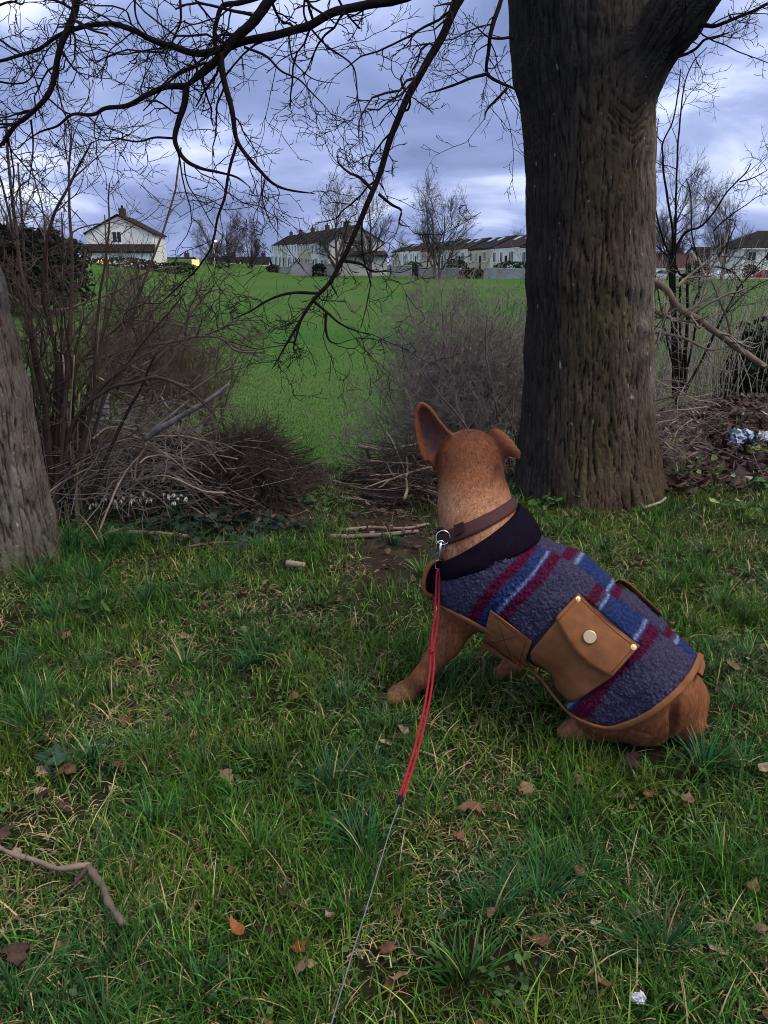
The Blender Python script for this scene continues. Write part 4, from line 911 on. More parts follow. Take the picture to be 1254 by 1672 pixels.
def build_dog():
    allp = np.array([p[q] for p in TORSO + HAUNCH + LEGS + NECK + HEAD for q in (0, 1)])
    lo = allp.min(0) - .17; hi = allp.max(0) + .17; lo[2] = max(lo[2], -.06); hi[2] = EAR_L[:, 2].max() + .03
    V, Fq = surface_nets(body_sdf, lo, hi, .0052)
    V = V - sdf_normal(body_sdf, V, .002) * np.clip(body_sdf(V.astype(F32)), -.003, .003)[:, None]
    root = empty('dog', (D_RUMP[0] - .2, D_RUMP[1] + .05, 0), 'tan short-haired dog sitting with its back turned, one ear up, in a striped fleece coat', 'dog')
    # coat colouring of the animal
    n = fbm(V * 40, 3)[:, None]; nl = fbm(V * 7, 3)[:, None]
    tan = np.array([.225, .084, .036]); red = np.array([.140, .043, .020]); pale = np.array([.400, .200, .110])
    st = pn(V * np.array([150, 150, 38]))[:, None]; c = tan * (1 + .18 * n + .42 * st)
    zz = V[:, 2:3]; head = sstep(.60, .70, zz); c = lerp(c, red * (1 + .2 * n), np.clip(head * .75 + .3 * nl * head, 0, 1))
    nk = sstep(.42, .47, zz) * (1 - sstep(.55, .64, zz)); c = lerp(c, pale * (1 + .2 * n), np.clip(nk * (.75 + 1.1 * nl + .5 * st), 0, 1))
    dk = np.zeros(len(V))                          # dark fur and crease shade painted in: ear roots, between the ears, rump fold
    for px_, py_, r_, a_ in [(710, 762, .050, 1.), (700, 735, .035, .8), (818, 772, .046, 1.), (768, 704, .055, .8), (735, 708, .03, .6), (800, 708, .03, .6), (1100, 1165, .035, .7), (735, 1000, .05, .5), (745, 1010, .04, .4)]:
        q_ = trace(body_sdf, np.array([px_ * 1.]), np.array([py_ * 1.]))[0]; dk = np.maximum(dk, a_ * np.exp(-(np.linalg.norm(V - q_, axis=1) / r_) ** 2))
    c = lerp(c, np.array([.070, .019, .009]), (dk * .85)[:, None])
    paw = 1 - sstep(.02, .07, zz); c = lerp(c, pale * .8, paw * .4)
    de = np.full(len(V), 9.0); dr = de.copy()
    near = np.nonzero(V[:, 2] > _earlo[2])[0]; inner = EAR_L.reshape(34, 22, 3)[5:30, 4:18].reshape(-1, 3)
    for s in range(0, len(near), 3000):
        j = near[s:s + 3000]; de[j] = np.sqrt(((V[j, None] - inner[None]) ** 2).sum(-1).min(1))
        dr[j] = np.sqrt(((V[j, None] - _earpts[None]) ** 2).sum(-1).min(1))
    nv = sdf_normal(body_sdf, V, .003)
    earw = 1 - sstep(.006, .012, dr); c = lerp(c, np.array([.200, .070, .032]), (earw * .6)[:, None])
    iw = (1 - sstep(.005, .010, de)) * (nv[:, 1] < -.1); c = lerp(c, np.array([.105, .050, .048]), (iw * .85)[:, None])
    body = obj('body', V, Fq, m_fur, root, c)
    # short hair lying along the body, as one mass
    vis = np.nonzero((torso_sdf(V.astype(F32)) > .012) | (V[:, 2] < .12) | (V[:, 2] > .42))[0]
    k = rng.choice(vis, 75000); P0 = V[k] + rng.normal(size=(len(k), 3)) * .0015; nn = nv[k]
    down = np.array([.12, -.35, -1.0]); flow = nrm(down - nn * (nn @ down)[:, None] + rng.normal(size=nn.shape) * .14)
    Ln = rng.uniform(.005, .010, len(k))[:, None] * np.where(earw[k] > .3, .5, 1.0)[:, None]; d = nrm(flow + nn * .13); w = nrm(np.cross(d, nn)) * .0010
    T = P0 + d * Ln; VV = np.stack([P0 - w - nn * .001, P0 + w - nn * .001, T - nn * Ln * .15], 1).reshape(-1, 3)
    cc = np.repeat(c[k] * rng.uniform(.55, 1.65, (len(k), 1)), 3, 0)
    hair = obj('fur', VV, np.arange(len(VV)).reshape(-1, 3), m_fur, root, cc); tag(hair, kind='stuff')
    # face on the far side: eyes and nose
    sd = nrm(np.cross(_hd, [0, 0, 1]))
    for s in (-1, 1):
        e = MB(); q = D_SKULL + _hd * .105 + sd * s * .042 + [0, 0, .022]; e.tube([q - _hd * .006, q + _hd * .004, q + _hd * .009], [.011, .011, .004], 10); e.build('eye', m_black, root, True)
    e = MB(); q = D_SKULL + _hd * .225 + [0, 0, -.025]; e.tube([q, q + _hd * .012, q + _hd * .018], [.018, .017, .006], 10); e.build('nose', m_black, root, True)

    # ---------------- the coat: a shell round the trunk in (u along the back, v round the body)
    ax = nrm(D_RUMP - D_CHEST); A0 = D_CHEST - ax * .16 + [0, 0, .0]; AL = float(np.linalg.norm(D_RUMP - D_CHEST)) + .16 + .15
    up = nrm(np.array([0, 0, 1.0]) - ax * ax[2]); lf = nrm(np.cross(ax, up))
    if lf[1] > 0: lf = -lf
    NU, NV = 300, 330
    U = np.linspace(0, 1, NU); W = np.linspace(-1, 1, NV) * math.radians(150)
    R = np.full((NU, NV), .34); dirv = up * np.cos(W)[:, None] + lf * np.sin(W)[:, None]
    cen = A0 + ax * (U * AL)[:, None]
    tsd = lambda P: torso_sdf(np.asarray(P, F32))
    for _ in range(60):
        P = cen[:, None] + dirv[None] * R[..., None]; R = np.clip(R - (tsd(P) - .0) * .8, 0.0, .34)
    off = .013
    base = cen[:, None] + dirv[None] * R[..., None]; nb = sdf_normal(tsd, base.reshape(-1, 3), .012).reshape(base.shape)
    Sg = base + nb * off
    qx, qy, _ = project(Sg)
    def inpoly(x, y, poly):
        r = np.zeros(x.shape, bool); n_ = len(poly)
        for i in range(n_):
            (x1, y1), (x2, y2) = poly[i], poly[(i + 1) % n_]
            r ^= ((y1 > y) != (y2 > y)) & (x < (x2 - x1) * (y - y1) / (y2 - y1 + 1e-9) + x1)
        return r
    hem = [(1141, 1074), (1128, 1102), (1104, 1130), (1060, 1164), (1010, 1184), (975, 1182), (940, 1166), (912, 1138), (893, 1112), (872, 1090), (846, 1066), (815, 1038), (785, 1020), (755, 1004), (728, 990), (706, 974)]
    poly = [(700, 930), (760, 915), (830, 885), (870, 850), (900, 830), (1220, 1030)] + hem
    ok = inpoly(qx, qy, poly)
    half = NV // 2
    msk = ok.copy(); msk[:, :half] = ok[:, ::-1][:, :half]
    # any part whose radius collapsed is off the trunk
    msk &= R > .03
    # ---- woven pattern, a property of the cloth
    def uv_of(pxy):
        P = trace(tsd, np.array([a for a, b in pxy], float), np.array([b for a, b in pxy], float), off)
        d = P - A0; uu = d @ ax / AL; vv = np.arctan2(d @ lf, d @ up); return uu, vv, P
    def crop(x, y): return (680 + .3987 * x, 840 + .3987 * y)
    g0, g1 = np.array([(400, 250), (1180, 640)], float)[:, 0], None
    # the axis of the trunk read off along the flank: u at the stripe edges
    flank = np.array([crop(a, b) for a, b in [(300, 300), (500, 330), (600, 380), (700, 420), (800, 500), (900, 600), (1000, 660), (1090, 620)]])
    uF, vF, _ = uv_of(flank); pF = np.array([.78 * a + .62 * b for a, b in [(300, 300), (500, 330), (600, 380), (700, 420), (800, 500), (900, 600), (1000, 660), (1090, 620)]])
    co = np.polyfit(pF, uF, 1); u2 = lambda p: co[0] * p + co[1]
    sl = np.array([crop(a, b) for a, b in [(575, 130), (650, 240), (740, 312), (850, 392), (950, 470), (1050, 552)]]); uS, vS, _ = uv_of(sl)
    vseam = (0.0, .075)
    G, BU, BL, WH = np.array([.048, .043, .082]), np.array([.070, .0075, .030]), np.array([.021, .036, .115]), np.array([.18, .21, .38])
    left = [(0, G), (432, BU), (476, BL), (527, WH), (537, BL), (545, BU), (592, G), (762, BU), (808, G), (829, WH), (841, BL), (1012, WH), (1025, BL), (1036, BU), (1092, G)]
    mid = [(0, G), (585, BU), (630, G), (644, WH), (657, BL), (814, WH), (828, BL), (840, BU), (880, G), (1105, BU), (1142, G), (1164, WH), (1180, BL)]
    uu = np.broadcast_to(U[:, None], (NU, NV)); vv = np.broadcast_to(W[None], (NU, NV))
    wob = .006 * fbm(Sg.reshape(-1, 3) * 60, 2).reshape(NU, NV)
    pcoord = (uu - co[1]) / co[0] + wob * 900
    # stripes sweep back a little towards the belly
    pcoord = pcoord + 40 * sstep(.5, 1.5, np.abs(vv))
    def stripes(tab):
        c_ = np.empty((NU, NV, 3)); c_[:] = tab[0][1]
        for p_, col_ in tab[1:]:
            w_ = sstep(p_ - 8, p_ + 8, pcoord)[..., None]; c_ = c_ * (1 - w_) + col_ * w_
        return c_
    vs = vseam[0] * uu + vseam[1]
    cen_m = (sstep(-.02, .02, vs - vv) * sstep(-.02, .02, vv - vs + .95))[..., None]
    cc = lerp(stripes(left), stripes(mid), cen_m)
    fl = fbm(Sg.reshape(-1, 3) * 190, 2).reshape(NU, NV, 1); cc = cc * (1 + .75 * fl)
    # curly pile and the two back seams
    q = Sg.reshape(-1, 3); wv = np.abs(pn(q * 105 + 1.3 * np.stack([pn(q * 60), pn(q * 60 + 9), pn(q * 60 + 31)], -1))).reshape(NU, NV)
    pile = .0062 * np.clip(wv * 2.6, 0, 1) + .0055 * fbm(q * 14, 2).reshape(NU, NV)
    # soft folds, strongest where the cloth bunches over the haunch and behind the collar
    pile = pile + .005 * pn(np.stack([uu * 9 + 1.5 * vv, vv * 1.6, uu * 0], -1).reshape(-1, 3)).reshape(NU, NV)
    seam = np.exp(-((vv - vs) / .028) ** 2) + np.exp(-((vv - vs + .95) / .028) ** 2)
    pile = pile - .0045 * seam
    flat = inpoly(qx, qy, [(945, 968), (1046, 1056), (1004, 1108), (950, 1146), (926, 1148), (905, 1128), (892, 1098), (862, 1085), (852, 1092), (786, 1046), (800, 990), (872, 1046)]) & (vv > 0)
    pile = np.where(flat, -.002, pile)            # the pile is pressed flat under the sewn-on canvas
    VC = Sg + nb * pile[..., None]
    idx = np.arange(NU * NV).reshape(NU, NV)
    fm = msk[:-1, :-1] & msk[1:, :-1] & msk[1:, 1:] & msk[:-1, 1:]
    Fc = np.stack([idx[:-1, :-1], idx[1:, :-1], idx[1:, 1:], idx[:-1, 1:]], -1)[fm]
    used = np.unique(Fc); remap = np.full(NU * NV, -1); remap[used] = np.arange(len(used))
    coat = obj('fleece_coat', VC.reshape(-1, 3)[used], remap[Fc], m_fleece, root, cc.reshape(-1, 3)[used])
    def surf(uq, vq):
        x = np.clip(uq, 0, 1) * (NU - 1); y = np.clip((vq / math.radians(150) + 1) / 2, 0, 1) * (NV - 1)
        i = np.minimum(x.astype(int), NU - 2); j = np.minimum(y.astype(int), NV - 2); f = (x - i)[:, None]; g = (y - j)[:, None]
        def bl(Z): return Z[i, j] * (1 - f) * (1 - g) + Z[i + 1, j] * f * (1 - g) + Z[i, j + 1] * (1 - f) * g + Z[i + 1, j + 1] * f * g
        return bl(Sg), nrm(bl(nb))
    # brown binding along the hem, both sides
    hp, _ = resample(np.c_[np.array(hem, float), np.zeros(len(hem))], np.ones(len(hem)), 90)
    hu, hv, hP = uv_of([(a, b) for a, b in hp[:, :2]])
    PL = hP + nrm(hP - (A0 + ax * (hu * AL)[:, None])) * .009
    PR, nR = surf(hu, -hv); PR = PR + nR * .008
    for P in (PL, PR):
        P = P.copy(); P[1:-1] = (P[:-2] + P[1:-1] * 2 + P[2:]) / 4
        Nn = nrm(P - (A0 + ax * ((P - A0) @ ax)[:, None])); b = MB(); b.ribbon(P, Nn, .0085 + .001 * pn(P * 60), .0042); b.build('hem_binding', m_canvas, coat, True)
    b = MB(); e0, e1 = PL[0], PR[0]; t = np.linspace(0, 1, 24)[:, None]; arc = lerp(e0, e1, t); uq = lerp(hu[0], hu[0], t[:, 0]); vq = lerp(hv[0], -hv[0], t[:, 0])
    Pa, na = surf(uq + .0, vq); b.ribbon(Pa + na * .008, na, .0085, .0042); b.build('hem_binding', m_canvas, coat, True)
    # ---------------- patches of canvas laid on the coat
    def slab(name, G2, lift, thick, mat, parent, puff=0.0):
        """G2 (a,b,2) photo pixels -> cloth lying on the coat"""
        a_, b_ = G2.shape[:2]; P = trace(tsd, G2[..., 0].ravel(), G2[..., 1].ravel(), off + .004); nn_ = sdf_normal(tsd, P, .03)
        s_ = np.linspace(0, 1, a_)[:, None]; t_ = np.linspace(0, 1, b_)[None]
        pf = (np.sin(np.pi * s_) * np.sin(np.pi * t_)).ravel() ** .7 * puff if not callable(puff) else puff(s_, t_).ravel()
        pf = pf + .0030 * pn(P * 26) + .0016 * pn(P * 70); O = P + nn_ * (lift + thick + pf)[:, None] if np.ndim(pf) else P + nn_ * (lift + thick)
        I = P + nn_ * (lift + pf - .001)[:, None]
        VV = np.concatenate([O, I]); ii = np.arange(a_ * b_).reshape(a_, b_)
        Ft = np.stack([ii[:-1, :-1], ii[1:, :-1], ii[1:, 1:], ii[:-1, 1:]], -1).reshape(-1, 4); Fb = Ft[:, ::-1] + a_ * b_
        ring = np.concatenate([ii[0, :], ii[1:, -1], ii[-1, -2::-1], ii[-2:0, 0]]); r2 = np.roll(ring, -1)
        Fs = np.stack([ring, r2, r2 + a_ * b_, ring + a_ * b_], 1)
        o = obj(name, VV, np.concatenate([Ft, Fb, Fs]), mat, parent)
        return o, O.reshape(a_, b_, 3), nn_.reshape(a_, b_, 3)
    def ruled(top, bot, na_, nb_):
        tt, _ = resample(np.c_[np.array(top, float), np.zeros(len(top))], np.ones(len(top)), na_); bb, _ = resample(np.c_[np.array(bot, float), np.zeros(len(bot))], np.ones(len(bot)), na_)
        v = np.linspace(0, 1, nb_)[None, :, None]; return tt[:, None, :2] * (1 - v) + bb[:, None, :2] * v
    pk = ruled([(932, 985), (966, 1015), (1000, 1042), (1032, 1066)], [(866, 1064), (872, 1080), (897, 1096), (910, 1126), (928, 1143), (946, 1141), (972, 1124), (1001, 1104)], 30, 20)
    slab('pocket', pk, .002, .003, m_canvas, coat, lambda s, t: .012 * np.sin(np.pi * s) ** .8 * np.sin(np.pi * t) ** .6)
    fp = ruled([(941, 971), (974, 1001), (1008, 1030), (1042, 1057)], [(906, 1007), (928, 1041), (962, 1077), (1001, 1104)], 24, 12)
    flap, FO, FN = slab('pocket_flap', fp, .007, .005, m_canvas, coat, lambda s, t: .004 + .020 * t ** 1.5 * np.sin(np.pi * (.15 + .7 * s)))
    def stitch(P, nn_, name='stitching'):
        b = MB(); b.tube(P + nn_ * .0003, .0009, 5); b.build(name, m_thread, coat, True)
    stitch(FO[1:-1, 1], FN[1:-1, 1]); stitch(FO[1, 1:-1], FN[1, 1:-1]); stitch(FO[-2, 1:-1], FN[-2, 1:-1])
    def stud(px, py, r, name, extra=.016):
        c_ = trace(tsd, np.array([float(px)]), np.array([float(py)]), off + extra)[0]; n_ = sdf_normal(tsd, c_[None], .03)[0]
        b = MB(); b.tube([c_ - n_ * .004, c_ + n_ * .0035, c_ + n_ * .005, c_ + n_ * .0052], [r, r, r * .9, r * .3], 24); b.build(name, m_brass, coat, False)
        if name == 'rivet': MB().tube([c_ + n_ * .004, c_ + n_ * .0075, c_ + n_ * .0078], [r * .45, r * .4, r * .1], 12).build('rivet_cap', m_brass, coat, False)
    stud(963, 1040, .0165, 'snap_button', .032); stud(943.5, 978.5, .0078, 'rivet'); stud(1034, 1057, .0078, 'rivet')
    st = ruled([(801, 995), (824, 1012), (846, 1029), (869, 1046)], [(789, 1042), (812, 1058), (834, 1074), (855, 1088)], 20, 14)
    strap, SO, SN = slab('belly_strap', st, .002, .005, m_canvas, coat, 0.003)
    stitch(SO[2:-2, 1], SN[2:-2, 1]); dg = np.arange(2, 12)
    stitch(SO[dg + 2, dg], SN[dg + 2, dg]); stitch(SO[dg + 2, 13 - dg], SN[dg + 2, 13 - dg]); stitch(SO[-3, 1:-1], SN[-3, 1:-1])
    # loose end of the strap hanging under the belly
    q0 = [(782, 1058), (800, 1064), (820, 1076), (842, 1090)]; q1 = [(790, 1050), (808, 1055), (830, 1066), (850, 1080)]
    e0 = np.array([tz(a, b, .175 - .012 * i) for i, (a, b) in enumerate(q0)]); e1 = np.array([tz(a, b, .19 - .012 * i) for i, (a, b) in enumerate(q1)])
    VV = np.concatenate([e0, e1, e0 + [0, .006, -.004], e1 + [0, .006, -.004]]); f = []
    for i in range(3): f += [(i, i + 1, 5 + i, 4 + i), (8 + i, 12 + i, 13 + i, 9 + i), (i, 8 + i, 9 + i, i + 1), (4 + i, 5 + i, 13 + i, 12 + i)]
    obj('strap_end', VV, np.array(f), m_canvas, coat)
    # far pocket: only the edge of its flap shows above the back
    fe, _ = resample(np.array([(1004, 948, 0), (1020, 955, 0), (1046, 978, 0), (1072, 1003, 0)], float), np.ones(4), 16)
    P0 = trace(tsd, fe[:, 0], fe[:, 1] + 6, off); n0 = sdf_normal(tsd, P0, .03); rt = nrm(-lf * .8 - up * .5)
    A_ = P0 + n0 * .016; B_ = A_ + rt * .075; VV = np.concatenate([A_, B_, A_ + n0 * .004, B_ + n0 * .004]); k = np.arange(15)
    Fp = np.concatenate([np.stack([k, k + 1, 17 + k, 16 + k], 1), np.stack([32 + k, 48 + k, 49 + k, 33 + k], 1), np.stack([k, 32 + k, 33 + k, k + 1], 1)])
    obj('pocket_flap', VV, Fp, m_canvas, coat)
    # ---------------- knitted neck band and the nylon collar
    ndf = lambda P: neck_sdf(np.asarray(P, F32))
    def loop(pts, offs, n_=90, tiltc=None):
        P3 = trace(ndf, np.array([a for a, b in pts], float), np.array([b for a, b in pts], float), 0.0)
        nz = nrm(np.cross(P3[1] - P3[0], P3[2] - P3[1])); nz = nz if nz[2] > 0 else -nz
        a, b = D_CHEST, D_SKULL
        dax = nrm(D_NECK - D_NB); c_ = D_NB + dax * (((P3[1] - D_NB) @ nz) / (dax @ nz))
        e1_ = nrm(P3[2] - P3[0] - nz * ((P3[2] - P3[0]) @ nz)); e2_ = np.cross(nz, e1_)
        th = np.linspace(0, 2 * np.pi, n_, endpoint=False); dv = e1_ * np.cos(th)[:, None] + e2_ * np.sin(th)[:, None]
        r_ = np.full(n_, .20)
        for _ in range(70): r_ = np.clip(r_ - ndf(c_ + dv * r_[:, None]) * .8, .02, .2)
        return c_ + dv * (r_ + offs)[:, None]
    def band(L0, L1, rows, bulge, thick, name, mat, parent, noise=0.0):
        n_ = len(L0); t = np.linspace(0, 1, rows)[:, None, None]; B0 = L0[None] * (1 - t) + L1[None] * t
        cen_ = B0.mean(1, keepdims=True); on = nrm(B0 - cen_); O = B0 + on * (bulge * np.sin(np.pi * t) + thick + noise * pn((B0 * 22).reshape(-1, 3)).reshape(rows, n_)[..., None])
        VV = np.concatenate([O.reshape(-1, 3), (B0 - on * .004).reshape(-1, 3)]); ii = np.arange(rows * n_).reshape(rows, n_); jj = np.roll(ii, -1, 1)
        Ft = np.stack([ii[:-1], jj[:-1], jj[1:], ii[1:]], -1).reshape(-1, 4); Fb = Ft[:, ::-1] + rows * n_
        E0 = np.stack([jj[0], ii[0], ii[0] + rows * n_, jj[0] + rows * n_], 1); E1 = np.stack([ii[-1], jj[-1], jj[-1] + rows * n_, ii[-1] + rows * n_], 1)
        return obj(name, VV, np.concatenate([Ft, Fb, E0, E1]), mat, parent)
    K0 = loop([(716, 914), (775, 890), (836, 842)], .010); K1 = loop([(724, 942), (805, 922), (890, 872)], .012)
    band(K0, K1, 12, .010, .010, 'knit_neck', m_knit, coat, .006)
    C0 = loop([(716, 866), (778, 846), (830, 818)], .002); C1 = loop([(720, 890), (782, 868), (834, 838)], .003)
    collar = band(C0, C1, 5, .001, .004, 'nylon_collar', m_nylon, root)
    pz = trace(ndf, np.array([742., 757, 757, 742]), np.array([858., 852, 869, 876]), .010); b = MB(); nq = sdf_normal(ndf, pz, .02)
    b.add(np.concatenate([pz, pz + nq * .002]), [(4, 5, 6, 7), (0, 1, 5, 4), (1, 2, 6, 5), (2, 3, 7, 6), (3, 0, 4, 7)]); b.build('stitched_tab', M('tab_nylon', (.035, .014, .016), rough=.7), collar)
    # ring, tags
    c0 = trace(ndf, np.array([723.]), np.array([872.]), .016)[0]; th = np.linspace(0, 2 * np.pi, 25); f_ = 1 / ppm(c0)
    sdv = np.array([1., 0, 0]); upv = np.array([0, .15, 1.])
    ring = c0 + [0, -.012, -.006] + (np.cos(th)[:, None] * sdv + np.sin(th)[:, None] * upv) * 11.5 * f_
    MB().tube(ring, .0016, 8, False).build('ring', m_steel, collar, True)
    MB().box((-.008, -.008, -.006), (.010, .008, .008), lambda v: v + c0 + [-.008, 0, .010]).build('buckle', m_black, collar)
    for dx, dy, r_ in ((-15, 24, .010), (-9, 34, .009), (5, 22, .008)):
        q = at(723 + dx, 876 + dy, c0[1] - .01); MB().tube([q - [0, .001, 0], q + [0, .001, 0]], [r_, r_], 16).build('tag', M('worn_tag', (.22, .20, .19), metal=.8, rough=.45), collar)
    # brown facing of the coat's open chest
    cf = [(716, 912), (703, 922), (694, 938), (691, 955), (695, 968), (706, 974)]; P = np.array([at(a, b, D_CHEST[1] - .035) for a, b in cf]); P, _ = resample(P, np.ones(6), 20)
    MB().tube(P, .0065, 8).build('chest_facing', m_canvas, coat, True)
    inn = np.array([at(a, b, D_CHEST[1] - .025) for a, b in [(728, 915), (728, 930), (728, 945), (726, 960), (724, 970), (716, 978)]]); inn, _ = resample(inn, np.ones(6), 20)
    k = np.arange(19); obj('chest_lining', np.concatenate([P + [0, .004, 0], inn]), np.stack([k, k + 1, 21 + k, 20 + k], 1), m_knit, coat)

    # ---------------- the lead
    lead = empty('dog_lead', (0.05, 1.2, 0), 'red corded dog lead hanging from the dog collar, ending in a thin grey line', 'dog lead')
    cp = c0 + [-.002, -.014, -.03]
    def YY(px, py, Y): return at(px, py, Y)
    y0 = c0[1] - .016
    q = [YY(720, 886, y0), YY(719, 896, y0 - .003), YY(718, 906, y0 - .004), YY(717, 914, y0 - .005)]
    MB().tube(q, [.003, .0045, .0035, .0028], 10).build('swivel_clip', m_steel, lead, True)
    hk = [YY(a, b, y0 + .002) for a, b in [(714, 900), (712, 892), (715, 885), (721, 883), (726, 887), (726, 895), (722, 902)]]; hk, _ = resample(np.array(hk), np.ones(7), 18)
    MB().tube(hk, .0018, 8).build('clip_hook', m_steel, lead, True)
    rg = [YY(a, b, y0 - .006) for a, b in [(717, 914), (711.5, 916), (711, 928), (716, 930.5), (722, 928), (722.5, 916), (717, 914)]]
    MB().tube(rg, .0015, 8, False).build('clip_loop', m_steel, lead, True)
    path = [(716, 928, y0 - .008), (714.8, 960, y0 - .03), (712, 1008, y0 - .07), (706, 1056, y0 - .12), (705, 1094, y0 - .17), (697, 1150, y0 - .28), (680, 1222, y0 - .45), (655, 1302, y0 - .62)]
    P = np.array([YY(*a) for a in path]); P, _ = resample(P, np.ones(len(P)), 60)
    s = np.linspace(0, 1, 60); gap = (.0040 + .0012 * np.sin(np.pi * s)) * (1 - .75 * np.exp(-((s - .43) / .03) ** 2)); gap[:3] *= .6
    T = nrm(np.gradient(P, axis=0)); side = nrm(np.cross(T, nrm(P - CAM)))
    for sg in (-1, 1): MB().tube(P + side * gap[:, None] * sg, .0031, 8).build('cord', m_red, lead, True)
    k = 26; kp = [P[k] + side[k] * .006 * math.cos(t) + T[k] * .004 * math.sin(2 * t) + nrm(P[k] - CAM) * .006 * math.sin(t) for t in np.linspace(0, 2 * np.pi, 20)]
    MB().tube(kp, .003, 8, False).build('knot', m_red, lead, True); kp = [p + T[k] * .006 for p in kp]; MB().tube(kp, .0028, 8, False).build('knot', m_red, lead, True)
    e = P[-1]; MB().tube([e - T[-1] * .004, e + T[-1] * .002, e + T[-1] * .016, e + T[-1] * .020], [.004, .006, .0055, .002], 10).build('end_sleeve', m_black, lead, True)
    cb = [(653, 1312, y0 - .635), (638, 1352, y0 - .70), (607, 1455, y0 - .86), (573, 1565, y0 - 1.02), (541, 1672, y0 - 1.17), (520, 1745, y0 - 1.26)]
    C = np.array([YY(*a) for a in cb]); C, _ = resample(C, np.ones(len(C)), 40); MB().tube(C, .0011, 6).build('line', m_cable, lead, True)
build_dog()
# ================================================================== shrubs, brush heaps, sticks
m_red_stem = M('reddish_stem_bark', (.070, .048, .040), var=.3, vscale=14, objvar=.35, bump=.5, bscale=60, bdist=.004)
m_cane = M('dry_cane', (.27, .205, .150), var=.3, vscale=14, objvar=.45, rough=.85)
m_greytwig = M('grey_twig', (.215, .180, .160), var=.35, vscale=7, rough=.95)
m_browntwig = M('brown_twig', (.095, .068, .055), var=.35, vscale=7, rough=.95)
m_dark_heap = M('dark_brushwood', (.062, .045, .038), var=.4, vscale=9, rough=.95)
m_mauve = M('mauve_grey_twig', (.185, .150, .150), var=.5, vscale=9, rough=.95)
m_log = M('grey_log_bark', (.26, .235, .22), var=.35, vscale=18, bump=.8, bscale=60, bdist=.008, col2=(.13, .11, .10), c2scale=14, stretch=(1, 1, 1))
m_stick = M('old_stick', (.170, .125, .095), var=.35, vscale=16, objvar=.45, bump=.6, bscale=60, bdist=.005)
m_leafmass = M_leaf('leaf_mass', True, trans=.2, rough=.6, var=.3, vscale=9)

def wob(P, amp=.006, s=8): return P + amp * np.stack([pn(P * s + 3), pn(P * s + 33), pn(P * s + 63)], -1)
def traced(name, pts, Y, w0, w1, mat, parent=None, sc=1.0, off=(0, 0), amp=.006, sides=7, rough=.08):
    q = [(off[0] + p[0] * sc, off[1] + p[1] * sc, p[2] if len(p) > 2 else 0) for p in pts]
    P = pxline(q, Y); R = np.linspace(w0, w1, len(q)) / 2 / ppm(P); P, R = resample(P, R, len(q) * 5); P = wob(P, amp)
    R = R * (1 + rough * pn(np.c_[np.arange(len(R)) * .9, np.full((len(R), 2), w0 + len(q))]))
    o = MB().tube(P, R, sides).build(name, mat, parent, True); return o, P, R
def twigs_from(parent, lst, mat, k, lens, ang, bias=(0, 0, 0), sub=4, rmin=.0011, name='twigs', wander=.2, third=2):
    L = []
    for P, R in lst:
        a, ar = grow(P[None], R[None], k, lens, ang, 7, wander, bias, .5, .15, 1, rmin * 1.2, 1, .5)
        b, br = grow(a, ar, sub, (lens[0] * .4, lens[1] * .45), (30, 65), 5, wander, bias, .7, .2, 1, rmin, 1, .6); L += [(a, ar, 4), (b, br, 3)]
        if third: c, cr = grow(b, br, third, (lens[0] * .2, lens[1] * .2), (30, 65), 4, wander, bias, .8, .3, 1, rmin * .9, 1, .8); L.append((c, cr, 3))
    V, F, _ = cat_tubes(L); o = obj(name, V, F, mat, parent); tag(o, kind='stuff'); return o
def fan(base, n, spread, length, r0, r1, elev, az, nseg=9, wander=.10, bias=(0, 0, .04)):
    """n stems from a stool; az, elev ranges in degrees"""
    B = base + np.c_[rng.normal(size=(n, 2)) * spread, np.zeros(n)]; B[:, 2] = H(B[:, 0], B[:, 1]) - .03
    e = np.radians(rng.uniform(*elev, n)); a = np.radians(rng.uniform(*az, n)); D = np.stack([np.cos(e) * np.sin(a), np.cos(e) * np.cos(a), np.sin(e)], -1)
    L = rng.uniform(*length, n); P = np.empty((n, nseg, 3)); P[:, 0] = B
    for j in range(1, nseg):
        D = nrm(D + rng.normal(size=D.shape) * wander + np.array(bias)); P[:, j] = P[:, j - 1] + D * (L / (nseg - 1))[:, None]
    R = rng.uniform(r0[0], r0[1], n)[:, None] * np.linspace(1, r1, nseg)[None]; return P, R
def stems(parent, P, R, mat, name='stem', sides=6):
    for i in range(len(P)):
        p, r = resample(P[i], R[i], P.shape[1] * 2); MB().tube(wob(p, .004, 12), r, sides).build(name, mat, parent, True)

